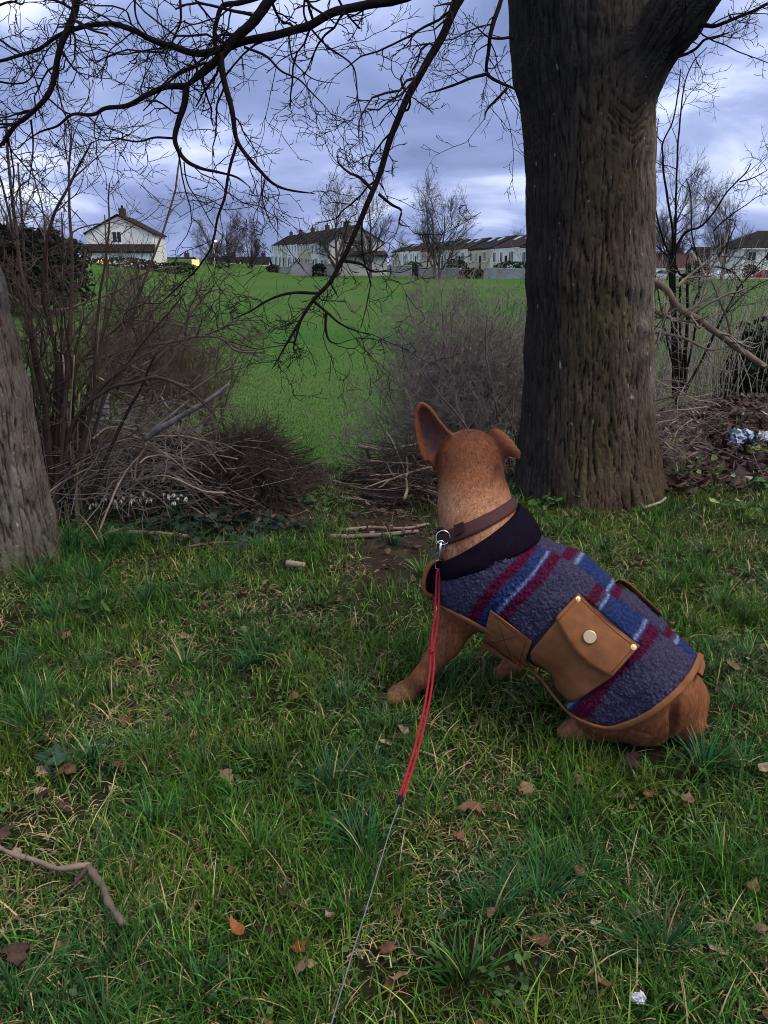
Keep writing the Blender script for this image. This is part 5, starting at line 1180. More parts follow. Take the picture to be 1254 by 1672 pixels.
# ---- coppiced shrub beside the leaning trunk
def left_shrub():
    Y = 3.55; b = ground(np.array([88.]), np.array([842.]))[0]
    t = empty('coppiced_shrub', b, 'tall bare shrub of many reddish upright stems beside the leaning trunk', 'shrub')
    lst = []
    P, R = fan(b, 20, .075, (.9, 1.95), (.007, .0135), .35, (64, 89), (-75, 80), 10, .085, (0, 0, .03)); stems(t, P, R, m_red_stem); lst += list(zip(P, R))
    P, R = fan(b + [.03, -.05, 0], 12, .08, (.5, 1.1), (.005, .010), .5, (62, 88), (-70, 80), 7, .06); stems(t, P, R, m_cane, 'dead_stem')
    for pts, w in [([(100, 800), (118, 700), (160, 640), (200, 600), (250, 540), (300, 480)], 8), ([(90, 810), (70, 640), (40, 480), (20, 330), (10, 180)], 11), ([(95, 815), (110, 600), (118, 450), (112, 330), (118, 210)], 9),
                   ([(85, 815), (95, 620), (70, 470), (85, 360), (120, 290), (150, 230)], 9), ([(105, 815), (150, 660), (158, 520), (175, 400), (180, 300)], 7), ([(75, 815), (40, 620), (-10, 450)], 9),
                   ([(100, 800), (120, 690), (170, 640), (215, 625), (255, 615), (300, 632), (345, 672), (352, 690)], 9)]:
        o, p, r = traced('stem', pts, Y, w, w * .3, m_red_stem, t); lst.append((p, r))
    twigs_from(t, lst, m_browntwig, 6, (.12, .5), (25, 70), (0, 0, .03), 5, .0012)
left_shrub()

def arching_shrub():
    """pale bud-tipped canes arching to the right over the field"""
    b = ground(np.array([150.]), np.array([800.]))[0]; t = empty('arching_shrub', b, 'bare shrub with thin canes arching right across the green field, buds along them', 'shrub')
    sc, off = .351, (0, 330); lst = []
    for pts, w, Y in [([(300, 1300, .1), (290, 1000), (300, 830), (370, 740), (520, 600), (640, 500)], 8, 3.9), ([(330, 1310), (380, 1000), (470, 855), (600, 830), (720, 740), (850, 640), (1010, 630), (1100, 690), (1220, 700)], 8, 4.0),
                      ([(310, 1300), (340, 900), (380, 735), (540, 740), (720, 810), (880, 855)], 7, 3.95), ([(-60, 380), (0, 400), (130, 480), (300, 500), (420, 460), (560, 400), (700, 320), (840, 300)], 5, 3.8),
                      ([(500, 620), (600, 550), (740, 560), (860, 580), (925, 585)], 5, 4.0), ([(850, 640), (700, 670), (560, 700), (470, 690)], 5, 4.0), ([(330, 1290), (520, 900), (640, 780), (760, 700), (860, 560), (960, 430), (1040, 400)], 7, 4.1),
                      ([(860, 620), (880, 500), (920, 420), (940, 370)], 4, 4.0), ([(960, 620), (1060, 570), (1110, 550), (1230, 555)], 4, 4.0), ([(340, 1290), (560, 1100), (760, 960), (900, 870), (1050, 780), (1130, 755)], 6, 4.2), ([(600, 640), (560, 520), (600, 420), (560, 300)], 4, 3.9), ([(720, 740), (690, 600), (700, 480), (640, 380), (650, 300)], 5, 4.0)]:
        o, p, r = traced('cane', pts, Y, w, w * .35, m_stick, t, sc, off); lst.append((p, r))
    twigs_from(t, lst, m_browntwig, 13, (.06, .32), (30, 70), (0, 0, .02), 4, .0011, wander=.18)
    # buds
    C = np.concatenate([p[4::3] for p, r in lst]); C = np.repeat(C, 3, 0) + rng.normal(size=(len(C) * 3, 3)) * .03; D = nrm(rng.normal(size=C.shape) + [0, 0, .8])
    V, F, _ = cat_tubes([(np.stack([C, C + D * .006, C + D * .013], 1), np.tile([.001, .0032, .0006], (len(C), 1)), 4)]); o = obj('buds', V, F, m_browntwig, t); tag(o, kind='stuff')
arching_shrub()

def thicket(name, lab, px, py, Y, n, spread, length, elev, az, mat, k=(12, 8, 4), r0=(.006, .012), wander=.12, bias=(0, 0, .02), lens=(.25, .8), rmin=.0022, cat='bush', nst=26):
    b = at(px, py, Y); b[2] = H(b[0], b[1]); t = empty(name, b, lab, cat); P, R = fan(b, n, spread, length, r0, .35, elev, az, 9, wander, bias)
    stems(t, P[:nst], R[:nst], mat)
    L = [(P[nst:], R[nst:], 4)] if n > nst else []
    a, ar = grow(P, R, k[0], lens, (20, 60), 7, .16, bias, .5, .25, 1, rmin, 1, .5); c, cr = grow(a, ar, k[1], (lens[0] * .4, lens[1] * .45), (25, 60), 5, .2, bias, .7, .2, 1, rmin * .85, 1, .6); e, er = grow(c, cr, k[2], (lens[0] * .2, lens[1] * .22), (25, 60), 4, .2, bias, .8, .3, 1, rmin * .8, 1, .8)
    V, F, _ = cat_tubes(L + [(a, ar, 3), (c, cr, 3), (e, er, 3)]); o = obj('twigs', V, F, mat, t); tag(o, kind='stuff'); return t
thicket('thorn_bush', 'dense grey-brown leafless bush standing in the field behind the arching canes', 225, 640, 8.2, 38, .42, (.85, 1.5), (50, 88), (-180, 180), m_browntwig, lens=(.2, .6), k=(11, 6, 3))
thicket('thorn_bush', 'smaller dark leafless bush at the foot of the field, right of the big grey-brown one', 292, 640, 8.6, 30, .25, (.7, 1.35), (50, 85), (-180, 180), m_browntwig, lens=(.2, .5), k=(10, 6, 3), nst=14)
thicket('grey_bush', 'dense pale grey leafless bush filling the gap left of the big trunk', 835, 705, 5.6, 72, .30, (.6, 1.28), (30, 85), (-150, 150), m_mauve, lens=(.18, .55), k=(8, 5, 3), rmin=.0023)
thicket('grey_bush', 'looser leafless shrub with dark slanting stems leaning over the green field, behind the dog ears', 758, 690, 5.4, 22, .12, (.7, 1.4), (46, 82), (-90, 10), m_mauve, lens=(.15, .55), k=(11, 6, 3), rmin=.0016, wander=.07, r0=(.006, .011))
thicket('low_bush', 'low sprawl of thin grey twigs at the field edge above the stick heap', 715, 735, 5.2, 22, .16, (.3, .6), (15, 70), (-100, 60), m_greytwig, lens=(.1, .4), k=(10, 6, 2), rmin=.0015, nst=10)

def heap(name, lab, cat, x0, x1, top, bot, Y, depth, ncane, ntw, mat, mcane, lens=(.3, .9), arch=.35, nm='cane', r=(.0025, .006), rt=.0015, flat=.3):
    """a pile of canes in the box between photo columns x0..x1, rows top..bot at distance Y"""
    a, b = at(x0, bot, Y), at(x1, bot, Y); zt = at(x0, top, Y)[2]; c = (a + b) / 2; g0 = H(c[0], c[1]); t = empty(name, (c[0], c[1], g0), lab, cat)
    def curves(n, r0, r1, n_=9):
        u = rng.uniform(0, 1, n); v = rng.uniform(-1, 1, n); cx = lerp(a[0], b[0], u); cy = Y + v * depth; g = H(cx, cy)
        hump = (1 - (2 * u - 1) ** 4 * .7) * (1 - v ** 2 * .6); cz = g + (zt - g) * hump * rng.uniform(0, 1, n) ** .7
        th = rng.uniform(0, 2 * np.pi, n); L = rng.uniform(*lens, n); D = np.stack([np.cos(th), np.sin(th) * .8, rng.normal(size=n) * flat], -1); D = nrm(D)
        s = np.linspace(-.5, .5, n_); P = np.stack([cx, cy, cz], -1)[:, None] + D[:, None] * (s[None, :, None] * L[:, None, None])
        P[..., 2] += (arch * L * rng.uniform(-.3, 1, n))[:, None] * (.25 - s[None] ** 2)
        P += .035 * np.stack([pn(P.reshape(-1, 3) * 5 + k) for k in (1, 41, 81)], -1).reshape(P.shape); P[..., 2] = np.maximum(P[..., 2], H(P[..., 0], P[..., 1]) + .004)
        return P, rng.uniform(r0, r1, n)[:, None] * np.linspace(1, .5, n_)[None]
    P, R = curves(ncane, *r); stems(t, P, R, mcane, nm, 6)
    P, R = curves(ntw, rt, rt * 2.2); c2, r2 = grow(P, R, 4, (.05, .28), (30, 75), 5, .25, (0, 0, 0), .7, .1, 1, rt * .8, 1, .6)
    V, F, _ = cat_tubes([(P, R, 3), (c2, r2, 3)]); o = obj('twigs', V, F, mat, t); tag(o, kind='stuff'); return t, c
tb, _ = heap('bramble_heap', 'tangle of pale arching bramble canes over green moss, right of the reddish shrub', 'brambles', 115, 325, 690, 850, 3.95, .35, 70, 420, m_greytwig, m_cane, r=(.003, .0062), lens=(.4, 1.2), arch=.8)
th_, _ = heap('brush_heap', 'dark squared-off heap of cut brushwood at the edge of the field, left of the path', 'brushwood', 352, 462, 712, 850, 4.05, .30, 50, 1200, m_dark_heap, m_stick, lens=(.2, .55), arch=.2)
ts_, _ = heap('stick_heap', 'heap of bare dead sticks right of the path, behind the dog neck', 'stick pile', 620, 745, 742, 868, 4.3, .40, 75, 420, m_dark_heap, m_stick, lens=(.25, .75), arch=.1, nm='stick', r=(.003, .009), flat=.2)
heap('root_tangle', 'tangle of pale dry stems at the right foot of the big trunk', 'dead stems', 1060, 1130, 610, 700, 4.75, .15, 24, 60, m_greytwig, m_cane, lens=(.2, .6), arch=.3)
def moss_in(parent, x0, x1, top, bot, Y, depth, col, n, sz):
    a, b = at(x0, bot, Y), at(x1, bot, Y); zt = at(x0, top, Y)[2]; u = rng.uniform(0, 1, n); v = rng.uniform(-1, 1, n); x = lerp(a[0], b[0], u); y = Y + v * depth; g = H(x, y)
    z = g + np.maximum(zt - g, .02) * (1 - (2 * u - 1) ** 4) * (1 - v ** 2 * .7) * rng.uniform(.2, 1, n) ** .5 * (1 + .3 * pn(np.c_[x * 5, y * 5, z_n(n)])); C = np.stack([x, y, z], -1); p = nrm(rng.normal(size=C.shape)); q = nrm(np.cross(p, rng.normal(size=C.shape))); s = rng.uniform(.5, 1.3, (n, 1)) * sz
    V = np.stack([C - p * s, C + q * s * .7, C + p * s, C - q * s * .7], 1).reshape(-1, 3); cc = np.repeat(np.array(col) * rng.uniform(.5, 1.5, (n, 1)), 4, 0); o = obj('foliage', V, np.arange(4 * n).reshape(-1, 4), m_leafmass, parent, cc, False); tag(o, kind='stuff')
def z_n(n): return np.zeros(n)
moss_in(tb, 190, 340, 715, 850, 4.05, .25, (.020, .028, .010), 5000, .022)
moss_in(th_, 350, 490, 735, 850, 4.15, .28, (.020, .015, .012), 3500, .022)
moss_in(ts_, 560, 740, 775, 850, 4.7, .34, (.022, .017, .013), 3500, .024)

# ---- right of the big trunk
def right_shrub():
    Y = 5.0; b = at(1105, 640, Y + .1); b[2] = H(b[0], b[1]); t = empty('bare_shrub', b, 'bare shrub with tall thin shoots rising against the sky right of the big trunk', 'shrub'); lst = []
    TR = [([(1104, 660), (1100, 540), (1098, 436), (1099, 394), (1093, 342), (1085, 291), (1081, 254), (1082, 233), (1099, 197), (1108, 142), (1112, 112)], 8), ([(1082, 233), (1072, 222), (1062, 208)], 3),
          ([(1108, 650), (1102, 480), (1102, 400), (1103, 342), (1105, 272), (1109, 212), (1112, 182), (1118, 136), (1132, 103), (1155, 77)], 7), ([(1112, 182), (1123, 157), (1137, 142)], 3),
          ([(1100, 650), (1098, 520), (1096, 433), (1117, 382), (1142, 371), (1163, 351), (1185, 317), (1202, 298), (1217, 281), (1226, 267)], 8), ([(1207, 297), (1228, 291), (1245, 283), (1262, 272)], 4),
          ([(1112, 640), (1110, 480), (1115, 452), (1146, 443), (1170, 436), (1194, 443), (1211, 462), (1213, 479)], 7), ([(1165, 377), (1194, 351), (1217, 336), (1236, 322), (1258, 316)], 4),
          ([(1118, 640), (1122, 467), (1108, 445), (1081, 385), (1071, 342), (1059, 291)], 8), ([(1110, 640), (1125, 520), (1160, 440), (1185, 400), (1200, 370)], 6), ([(1112, 640), (1135, 540), (1142, 440), (1130, 380), (1128, 320), (1120, 290)], 6),
          ([(1118, 640), (1160, 560), (1200, 480), (1240, 430), (1270, 400)], 6), ([(1112, 640), (1090, 560), (1075, 480), (1064, 420)], 6), ([(1120, 640), (1180, 520), (1230, 470), (1275, 450)], 5)]
    for pts, w in TR: o, p, r = traced('stem', pts, Y, w * .62, w * .22, m_branch, t); lst.append((p, r))
    twigs_from(t, lst, m_twig, 5, (.10, .40), (25, 65), (0, 0, .03), 4, .0014)
right_shrub()
def leaning_branch():
    Y = 4.35; b = at(1160, 640, Y); b[2] = H(b[0], b[1]); t = empty('fallen_branch', b, 'thick bare branch slanting down to the right from behind the big trunk', 'branch')
    o, p, r = traced('bough', [(1020, 430), (1066, 458), (1088, 474), (1108, 502), (1150, 528), (1195, 562), (1250, 600)], Y, 13, 10, m_cane, t, sides=10); lst = [(p, r)]
    for pts, w in [([(1105, 500), (1092, 512), (1075, 518), (1060, 508)], 6), ([(1118, 512), (1145, 490), (1152, 460), (1140, 420)], 6), ([(1196, 562), (1190, 530), (1175, 490), (1160, 455)], 5), ([(1060, 540), (1110, 550), (1160, 570), (1190, 566)], 6), ([(1066, 505), (1095, 520), (1140, 530)], 7), ([(1105, 470), (1125, 450), (1150, 430)], 6)]:
        o, p, r = traced('side_branch', pts, Y, w, w * .4, m_cane, t); lst.append((p, r))
    twigs_from(t, lst, m_greytwig, 8, (.08, .35), (30, 70), (0, 0, .03), 3, .0013)
leaning_branch()
t = empty('ivy_bush', at(1235, 600, 7.4), 'dark green ivy-covered bush at the right edge above the dead leaves', 'bush'); moss_in(t, 1165, 1330, 528, 640, 7.4, .35, (.016, .028, .012), 4500, .035)
def stalks():
    n = 1500; x = rng.uniform(1.9, 6.2, n); y = rng.uniform(6.9, 9.2, n); B = Hp(x, y); D = nrm(np.c_[rng.normal(size=(n, 2)) * .16, np.ones(n)]); L = rng.uniform(1.0, 1.85, n); P = np.empty((n, 5, 3)); P[:, 0] = B
    for j in range(1, 5): D = nrm(D + rng.normal(size=D.shape) * .09); P[:, j] = P[:, j - 1] + D * (L / 4)[:, None]
    V, F, C = cat_tubes([(P, np.full((n, 5), .0048) * np.linspace(1, .4, 5), 3, np.array([.30, .265, .215]) * rng.uniform(.4, 1.3, (n, 1)))]); o = obj('dry_stalks', V, F, M('dry_stalk', attr=True), None, C); tag(o, 'pale dry upright stalks standing behind the leaf mound at the right', 'dry stalks', kind='stuff')
stalks()

# ---- logs and loose sticks
def log(name, lab, cat, pts, Y, w0, w1, mat, **k):
    P = pxline(pts, Y) if Y else np.array([ground(np.array([float(p[0])]), np.array([float(p[1])]))[0] + [0, 0, k.get('lift', .01)] for p in pts]); b = P.mean(0); t = None
    R = np.linspace(w0, w1, len(pts)) / 2 / ppm(P); P, R = resample(P, R, len(pts) * 6); P = wob(P, k.get('amp', .005), 7); R = R * (1 + .10 * pn(np.c_[np.arange(len(R)) * .6, np.full((len(R), 2), w0)]))
    o = MB().tube(P, R, 9).build(name, mat, None, True); tag(o, lab, cat); return o
log('grey_log', 'pale grey peeled branch propped up on the bramble tangle, pointing up right', 'branch', [(234, 717), (300, 678), (345, 650), (374, 628)], 3.62, 11, 5, m_log)
log('grey_log', 'shorter thin grey branch lying just above the pale peeled branch', 'branch', [(246, 706), (280, 680), (309, 654)], 3.66, 7, 4, m_log)
log('fallen_stick', 'straight brown stick lying across the ivy leaves', 'stick', [(178, 874), (240, 877), (290, 880), (322, 886)], 0, 9, 6, m_stick, lift=.02)
log('fallen_stick', 'thin dark curved stick right of the ivy leaves', 'stick', [(305, 900), (360, 893), (400, 894), (432, 908)], 0, 5, 3, m_stick, lift=.02)
log('fallen_stick', 'long brown stick lying across the bare path, nearer one', 'stick', [(538, 882), (585, 880), (640, 876), (682, 872)], 0, 9, 6, m_stick, lift=.015)
log('fallen_stick', 'brown stick lying across the bare path, just beyond the nearer one', 'stick', [(556, 871), (600, 866), (660, 868), (700, 860)], 0, 7, 4, m_stick, lift=.015)
log('wood_chip', 'short pale broken piece of wood in the grass left of the bare path', 'piece of wood', [(470, 930), (485, 932), (499, 934)], 0, 12, 9, m_cane, lift=.03)
log('fallen_stick', 'pale short stick in the grass below the big trunk', 'stick', [(1050, 838), (1075, 830), (1086, 822)], 0, 5, 4, m_cane, lift=.03)
log('fallen_stick', 'pale forked-ended stick reaching left out of the stick heap', 'stick', [(584, 727), (605, 732), (632, 734), (668, 728), (705, 722)], 4.7, 7, 4, m_cane)
log('fallen_stick', 'dark bent stick hanging under the pale stick by the heap', 'stick', [(598, 734), (606, 750), (622, 758)], 4.7, 5, 4, m_dark_heap)
log('fallen_stick', 'twig with a bend lying under the dog belly', 'stick', [(775, 1092), (785, 1086), (790, 1100), (788, 1128)], 0, 5, 4, m_stick, lift=.03)
t = empty('forked_twig', ground(np.array([150.]), np.array([1450.]))[0], 'broken brown twig with a snapped bend lying in the near grass at the lower left', 'twig')
for nm, pts, w0, w1, mt in [('stem', [(-40, 1392), (0, 1408), (40, 1428), (90, 1443), (130, 1447), (152, 1446)], 6, 11, m_stick), ('snapped_end', [(148, 1444), (165, 1470), (184, 1502), (208, 1535)], 13, 11, m_stick), ('splinter', [(150, 1446), (140, 1460), (126, 1478)], 9, 5, m_red_stem)]:
    P = np.array([ground(np.array([float(p[0])]), np.array([float(p[1])]))[0] + [0, 0, .042] for p in pts]); R = np.linspace(w0, w1, len(pts)) / 2 / ppm(P); P, R = resample(P, R, 20); MB().tube(wob(P, .007, 14), R * (1 + .13 * rng.normal(size=20)), 9).build(nm, mt, t, True)

# ---- litter
def sheet(name, lab, cat, px, py, Y, w, h, mat, crumple=.03, tilt=0.4):
    n = 12; u, v = np.meshgrid(np.linspace(-.5, .5, n), np.linspace(-.5, .5, n), indexing='ij'); c = at(px, py, Y) if Y else ground(np.array([float(px)]), np.array([float(py)]))[0] + [0, 0, .03]; q = np.stack([u * 6 + px, v * 6, u * 0], -1).reshape(-1, 3)
    P = np.stack([u * w, v * h * math.sin(tilt), v * h * math.cos(tilt)], -1).reshape(-1, 3) + crumple * np.stack([pn(q), pn(q + 20), pn(q + 40)], -1); P = P + c; P[:, 2] += max(0, (H(P[:, 0], P[:, 1]) - P[:, 2]).max() + .0)
    i = np.arange(n * n).reshape(n, n); F = np.stack([i[:-1, :-1], i[1:, :-1], i[1:, 1:], i[:-1, 1:]], -1).reshape(-1, 4); o = obj(name, P, F, mat, None, None, False); so = o.modifiers.new('thickness', 'SOLIDIFY'); so.thickness = .0015; tag(o, lab, cat)
m_film = M('clear_film', (.46, .46, .47), rough=.3, var=.1)
nt = m_film.node_tree; mx = nt.nodes.new('ShaderNodeMixShader'); tr = nt.nodes.new('ShaderNodeBsdfTransparent'); mx.inputs[0].default_value = .38; nt.links.new(tr.outputs[0], mx.inputs[1]); nt.links.new(nt.nodes['Principled BSDF'].outputs[0], mx.inputs[2]); nt.links.new(mx.outputs[0], nt.nodes['Material Output'].inputs['Surface'])
m_wplas = M('white_plastic', (.55, .56, .60), rough=.4, var=.08); m_bplas = M('blue_white_plastic', (.42, .48, .60), rough=.35, var=.3, vscale=25, col2=(.03, .03, .04), c2scale=22, c2pos=(.48, .56))
sheet('plastic_film', 'piece of grey see-through plastic film caught in the brambles', 'plastic bag', 160, 664, 3.75, .11, .13, m_film, .025, .2)
sheet('white_scrap', 'small white plastic scrap under the grey film in the brambles', 'litter', 156, 697, 3.75, .035, .055, m_wplas, .012, .3)
sheet('crisp_packet', 'crumpled blue-white and black plastic packet on the dead leaves', 'litter', 1208, 714, 4.6, .14, .10, m_bplas, .06, 1.1)
sheet('crisp_packet', 'white plastic scrap cut off by the right edge beside the blue-white packet', 'litter', 1250, 712, 4.6, .06, .06, m_wplas, .04, 1.1)
sheet('white_scrap', 'small crumpled white scrap in the grass at the bottom right', 'litter', 1040, 1652, 0, .016, .012, m_wplas, .012, 1.2)
# ================================================================== grass and small plants
m_grass = M_leaf('grass_blade', True, trans=.20, rough=.42, var=.12, vscale=6)
def blades(x, y, L, lean, az, w, col, segs=3, curl=.9, z0=-.004):
    """N grass blades -> V, tris, colours"""
    n = len(x); B = Hp(x, y); B[:, 2] += z0; hd = np.stack([np.sin(az), np.cos(az), np.zeros(n)], -1); sd = np.stack([np.cos(az), -np.sin(az), np.zeros(n)], -1)
    rows = []; p = B.copy(); ang = lean.copy(); ws = np.linspace(1, .25, segs)
    for j in range(segs + 1):
        if j < segs: rows += [p - sd * (w * ws[j])[:, None] / 2, p + sd * (w * ws[j])[:, None] / 2]
        else: rows += [p]
        st = (L / segs)[:, None]; p = p + st * (np.sin(ang)[:, None] * hd + np.cos(ang)[:, None] * [0, 0, 1]); ang = np.minimum(ang + curl * lean / segs + .10, 2.0)
    V = np.stack(rows, 1); m = 2 * segs + 1; t = []
    for j in range(segs - 1): t += [(2 * j, 2 * j + 1, 2 * j + 3), (2 * j, 2 * j + 3, 2 * j + 2)]
    t.append((2 * segs - 2, 2 * segs - 1, 2 * segs)); F = (np.arange(n) * m)[:, None, None] + np.array(t)[None]
    shade = np.concatenate([np.repeat(np.linspace(.75, 1.1, segs), 2), [1.2]])   # shade near the ground put into the blade colour: darker base, lighter tip
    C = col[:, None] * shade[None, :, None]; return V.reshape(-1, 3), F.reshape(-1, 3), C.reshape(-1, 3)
GRN, YEL, BLU, STR = np.array([.030, .098, .011]), np.array([.088, .140, .018]), np.array([.016, .074, .024]), np.array([.46, .355, .195])
def mixcol(x, y, n, straw=.08):
    a = np.clip(.5 + 1.2 * fbm(p2(x, y, 2.6, 4), 3) + rng.normal(size=n) * .22, 0, 1)[:, None]; b = np.clip(-.1 + 1.3 * fbm(p2(x, y, 1.7, 8), 3) + rng.normal(size=n) * .2, 0, 1)[:, None]
    c = lerp(lerp(GRN, YEL, a), BLU, b) * np.exp(rng.normal(size=(n, 1)) * .5) * .92; s = rng.uniform(size=n) < straw * np.clip(1 + 2.2 * fbm(p2(x, y, 2.2, 15), 3), .1, 4)
    c[s] = STR * rng.uniform(.45, 1.25, (s.sum(), 1)); return c, s
def dog_clear(x, y, z=.05): return body_sdf(np.stack([x, y, H(x, y) + z], -1).astype(F32)) > .012
def build_grass():
    N = 285000; parts = []
    y = .62 + (5.6 - .62) * rng.uniform(0, 1, N) ** 1.25; x = rng.uniform(-1, 1, N) * (.60 * (y + .45) + .45)
    keep = rng.uniform(size=N) > np.clip(soil_mask(x, y) * 1.25, 0, .985); cl = fbm(p2(x, y, 3.4, 21), 3); keep &= rng.uniform(size=N) < np.clip(.78 + 1.5 * cl, .22, 1)
    thin = np.exp(-((x - .6) / .55) ** 2 - ((y - 1.8) / .22) ** 2); keep &= rng.uniform(size=N) > thin * .55
    x, y, cl = x[keep], y[keep], cl[keep]; ok = dog_clear(x, y); x, y, cl = x[ok], y[ok], cl[ok]; n = len(x)
    c, s = mixcol(x, y, n, .12); L = rng.uniform(.024, .078, n) * np.clip(1.0 + 1.7 * cl, .45, 1.9); L[s] *= .85; lean = np.abs(rng.normal(size=n)) * .55 + .12; lean[s] = rng.uniform(.6, 1.5, s.sum())
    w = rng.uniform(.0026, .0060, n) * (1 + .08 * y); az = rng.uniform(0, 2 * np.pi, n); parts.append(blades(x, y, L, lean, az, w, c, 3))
    # tufts: longer bluish blades springing from one crown
    tp = [(880, 1480, 1.2), (800, 1500, .9), (960, 1440, .8), (1150, 1260, 1.1), (1215, 1260, .8), (1090, 960, .9), (1180, 990, .9), (985, 900, .8), (150, 955, 1.7), (115, 900, 2.2), (85, 925, 2.0), (60, 960, 1.6), (175, 905, 1.8), (210, 900, 1.4), (90, 1010, 1.1), (240, 985, 1.0), (640, 1190, .7), (420, 1060, .8), (300, 1090, .9), (520, 990, .8), (60, 1190, 1.0), (330, 1180, .9), (560, 1150, .8), (540, 1290, 1.0), (150, 1250, .9), (600, 1400, .9), (420, 1400, .9), (250, 1350, .8), (1180, 1420, .9), (1080, 1560, 1.0), (760, 1600, .9), (1220, 1080, .8), (1000, 1230, .7), (1110, 780, .9), (690, 940, .8), (640, 890, .7), (480, 900, .8), (350, 960, .9), (20, 1100, 1.0), (180, 1420, .7), (700, 1240, .6), (30, 1640, .9), (330, 1620, .6)]
    P = ground(np.array([a for a, b, c_ in tp], float), np.array([b for a, b, c_ in tp], float)); sz = np.array([c_ for a, b, c_ in tp])
    k = 150; ex = rng.uniform(-1, 1, k) * 2.2; ey = .9 + 3.6 * rng.uniform(0, 1, k); ex *= .45 + ey * .22; e_ok = (soil_mask(ex, ey) < .3); P = np.concatenate([P, Hp(ex, ey)[e_ok]]); sz = np.concatenate([sz, rng.uniform(.4, .8, e_ok.sum())])
    m = 110; cx = np.repeat(P[:, 0], m); cy = np.repeat(P[:, 1], m); s_ = np.repeat(sz, m); r = np.abs(rng.normal(size=len(cx))) * .030 * s_ ; a = rng.uniform(0, 2 * np.pi, len(cx)); x = cx + r * np.sin(a); y = cy + r * np.cos(a)
    ok = dog_clear(x, y) & (rng.uniform(size=len(x)) < .35 + .5 * s_); x, y, a, s_, r = x[ok], y[ok], a[ok], s_[ok], r[ok]; n = len(x); tint = np.repeat(rng.uniform(0, 1, (len(sz), 1)), m, 0)[ok]
    c = lerp(BLU * 1.15, GRN * 1.15, tint) * np.exp(rng.normal(size=(n, 1)) * .42); st = rng.uniform(size=n) < .05; c[st] = STR * rng.uniform(.5, 1.1, (st.sum(), 1))
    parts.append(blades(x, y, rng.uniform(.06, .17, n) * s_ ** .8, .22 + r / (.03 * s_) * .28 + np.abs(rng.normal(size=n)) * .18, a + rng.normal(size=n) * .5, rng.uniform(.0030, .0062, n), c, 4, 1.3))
    # long floppy blades lying across the rest
    n = 26000; y = .62 + 4.4 * rng.uniform(0, 1, n) ** 1.25; x = rng.uniform(-1, 1, n) * (.56 * (y + .45) + .2); k_ = dog_clear(x, y, .04) & (soil_mask(x, y) < .35) & (fbm(p2(x, y, 2.4, 61), 3) + rng.normal(size=n) * .2 > -.1); x, y = x[k_], y[k_]; n = len(x); c, s = mixcol(x, y, n, .10)
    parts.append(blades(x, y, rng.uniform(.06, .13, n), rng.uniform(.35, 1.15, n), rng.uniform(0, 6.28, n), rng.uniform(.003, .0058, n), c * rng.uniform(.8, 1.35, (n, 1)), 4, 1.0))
    # thatch: dead straw lying flat in patches
    n = 50000; y = .62 + 4.6 * rng.uniform(0, 1, n) ** 1.3; x = rng.uniform(-1, 1, n) * (.56 * (y + .45) + .2); k_ = (fbm(p2(x, y, 2.2, 15), 3) + rng.normal(size=n) * .16 > .06) & dog_clear(x, y, .02) & (soil_mask(x, y) < .6); x, y = x[k_], y[k_]; n = len(x)
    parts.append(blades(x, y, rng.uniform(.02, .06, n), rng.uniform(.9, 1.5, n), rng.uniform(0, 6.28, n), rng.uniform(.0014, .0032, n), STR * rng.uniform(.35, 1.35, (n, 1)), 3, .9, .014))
    off = 0; Vs, Fs, Cs = [], [], []
    for V, F, C in parts: Vs.append(V); Fs.append(F + off); Cs.append(C); off += len(V)
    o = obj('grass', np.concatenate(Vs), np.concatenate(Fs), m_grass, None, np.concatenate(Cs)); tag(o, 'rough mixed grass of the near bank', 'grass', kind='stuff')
    # mown field beyond the brambles
    n = 110000; px = rng.uniform(-60, 1310, n); py = 462 + 330 * rng.uniform(0, 1, n) ** .8; ty = np.geomspace(4.6, 90, 400); _, tp, _ = project(np.stack([ty * 0, ty, base_h(ty)], -1)); gy = np.interp(-py, -tp, ty); gx_ = (px - CX) / FPX * (gy * _cp + (1.2 - base_h(gy)) * _sp); G = Hp(gx_, gy); k_ = (G[:, 1] > 4.7) & (G[:, 1] < 70) & (soil_mask(G[:, 0], G[:, 1]) < .3); G = G[k_]; n = len(G); d = G[:, 1]
    cc = lerp(np.array([.044, .118, .020]), np.array([.072, .138, .028]), np.clip(.4 + 1.2 * fbm(p2(G[:, 0], G[:, 1], .35, 3), 3) + rng.normal(size=n) * .25, 0, 1)[:, None]) * rng.uniform(.88, 1.12, (n, 1)) * (1 + .30 * fbm(p2(G[:, 0], G[:, 1], .16, 7), 3))[:, None]
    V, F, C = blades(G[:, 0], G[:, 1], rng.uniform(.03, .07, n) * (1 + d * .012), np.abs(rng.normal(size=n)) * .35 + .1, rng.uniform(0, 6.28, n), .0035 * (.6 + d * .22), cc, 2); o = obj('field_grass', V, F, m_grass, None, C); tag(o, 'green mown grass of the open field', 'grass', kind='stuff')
build_grass()

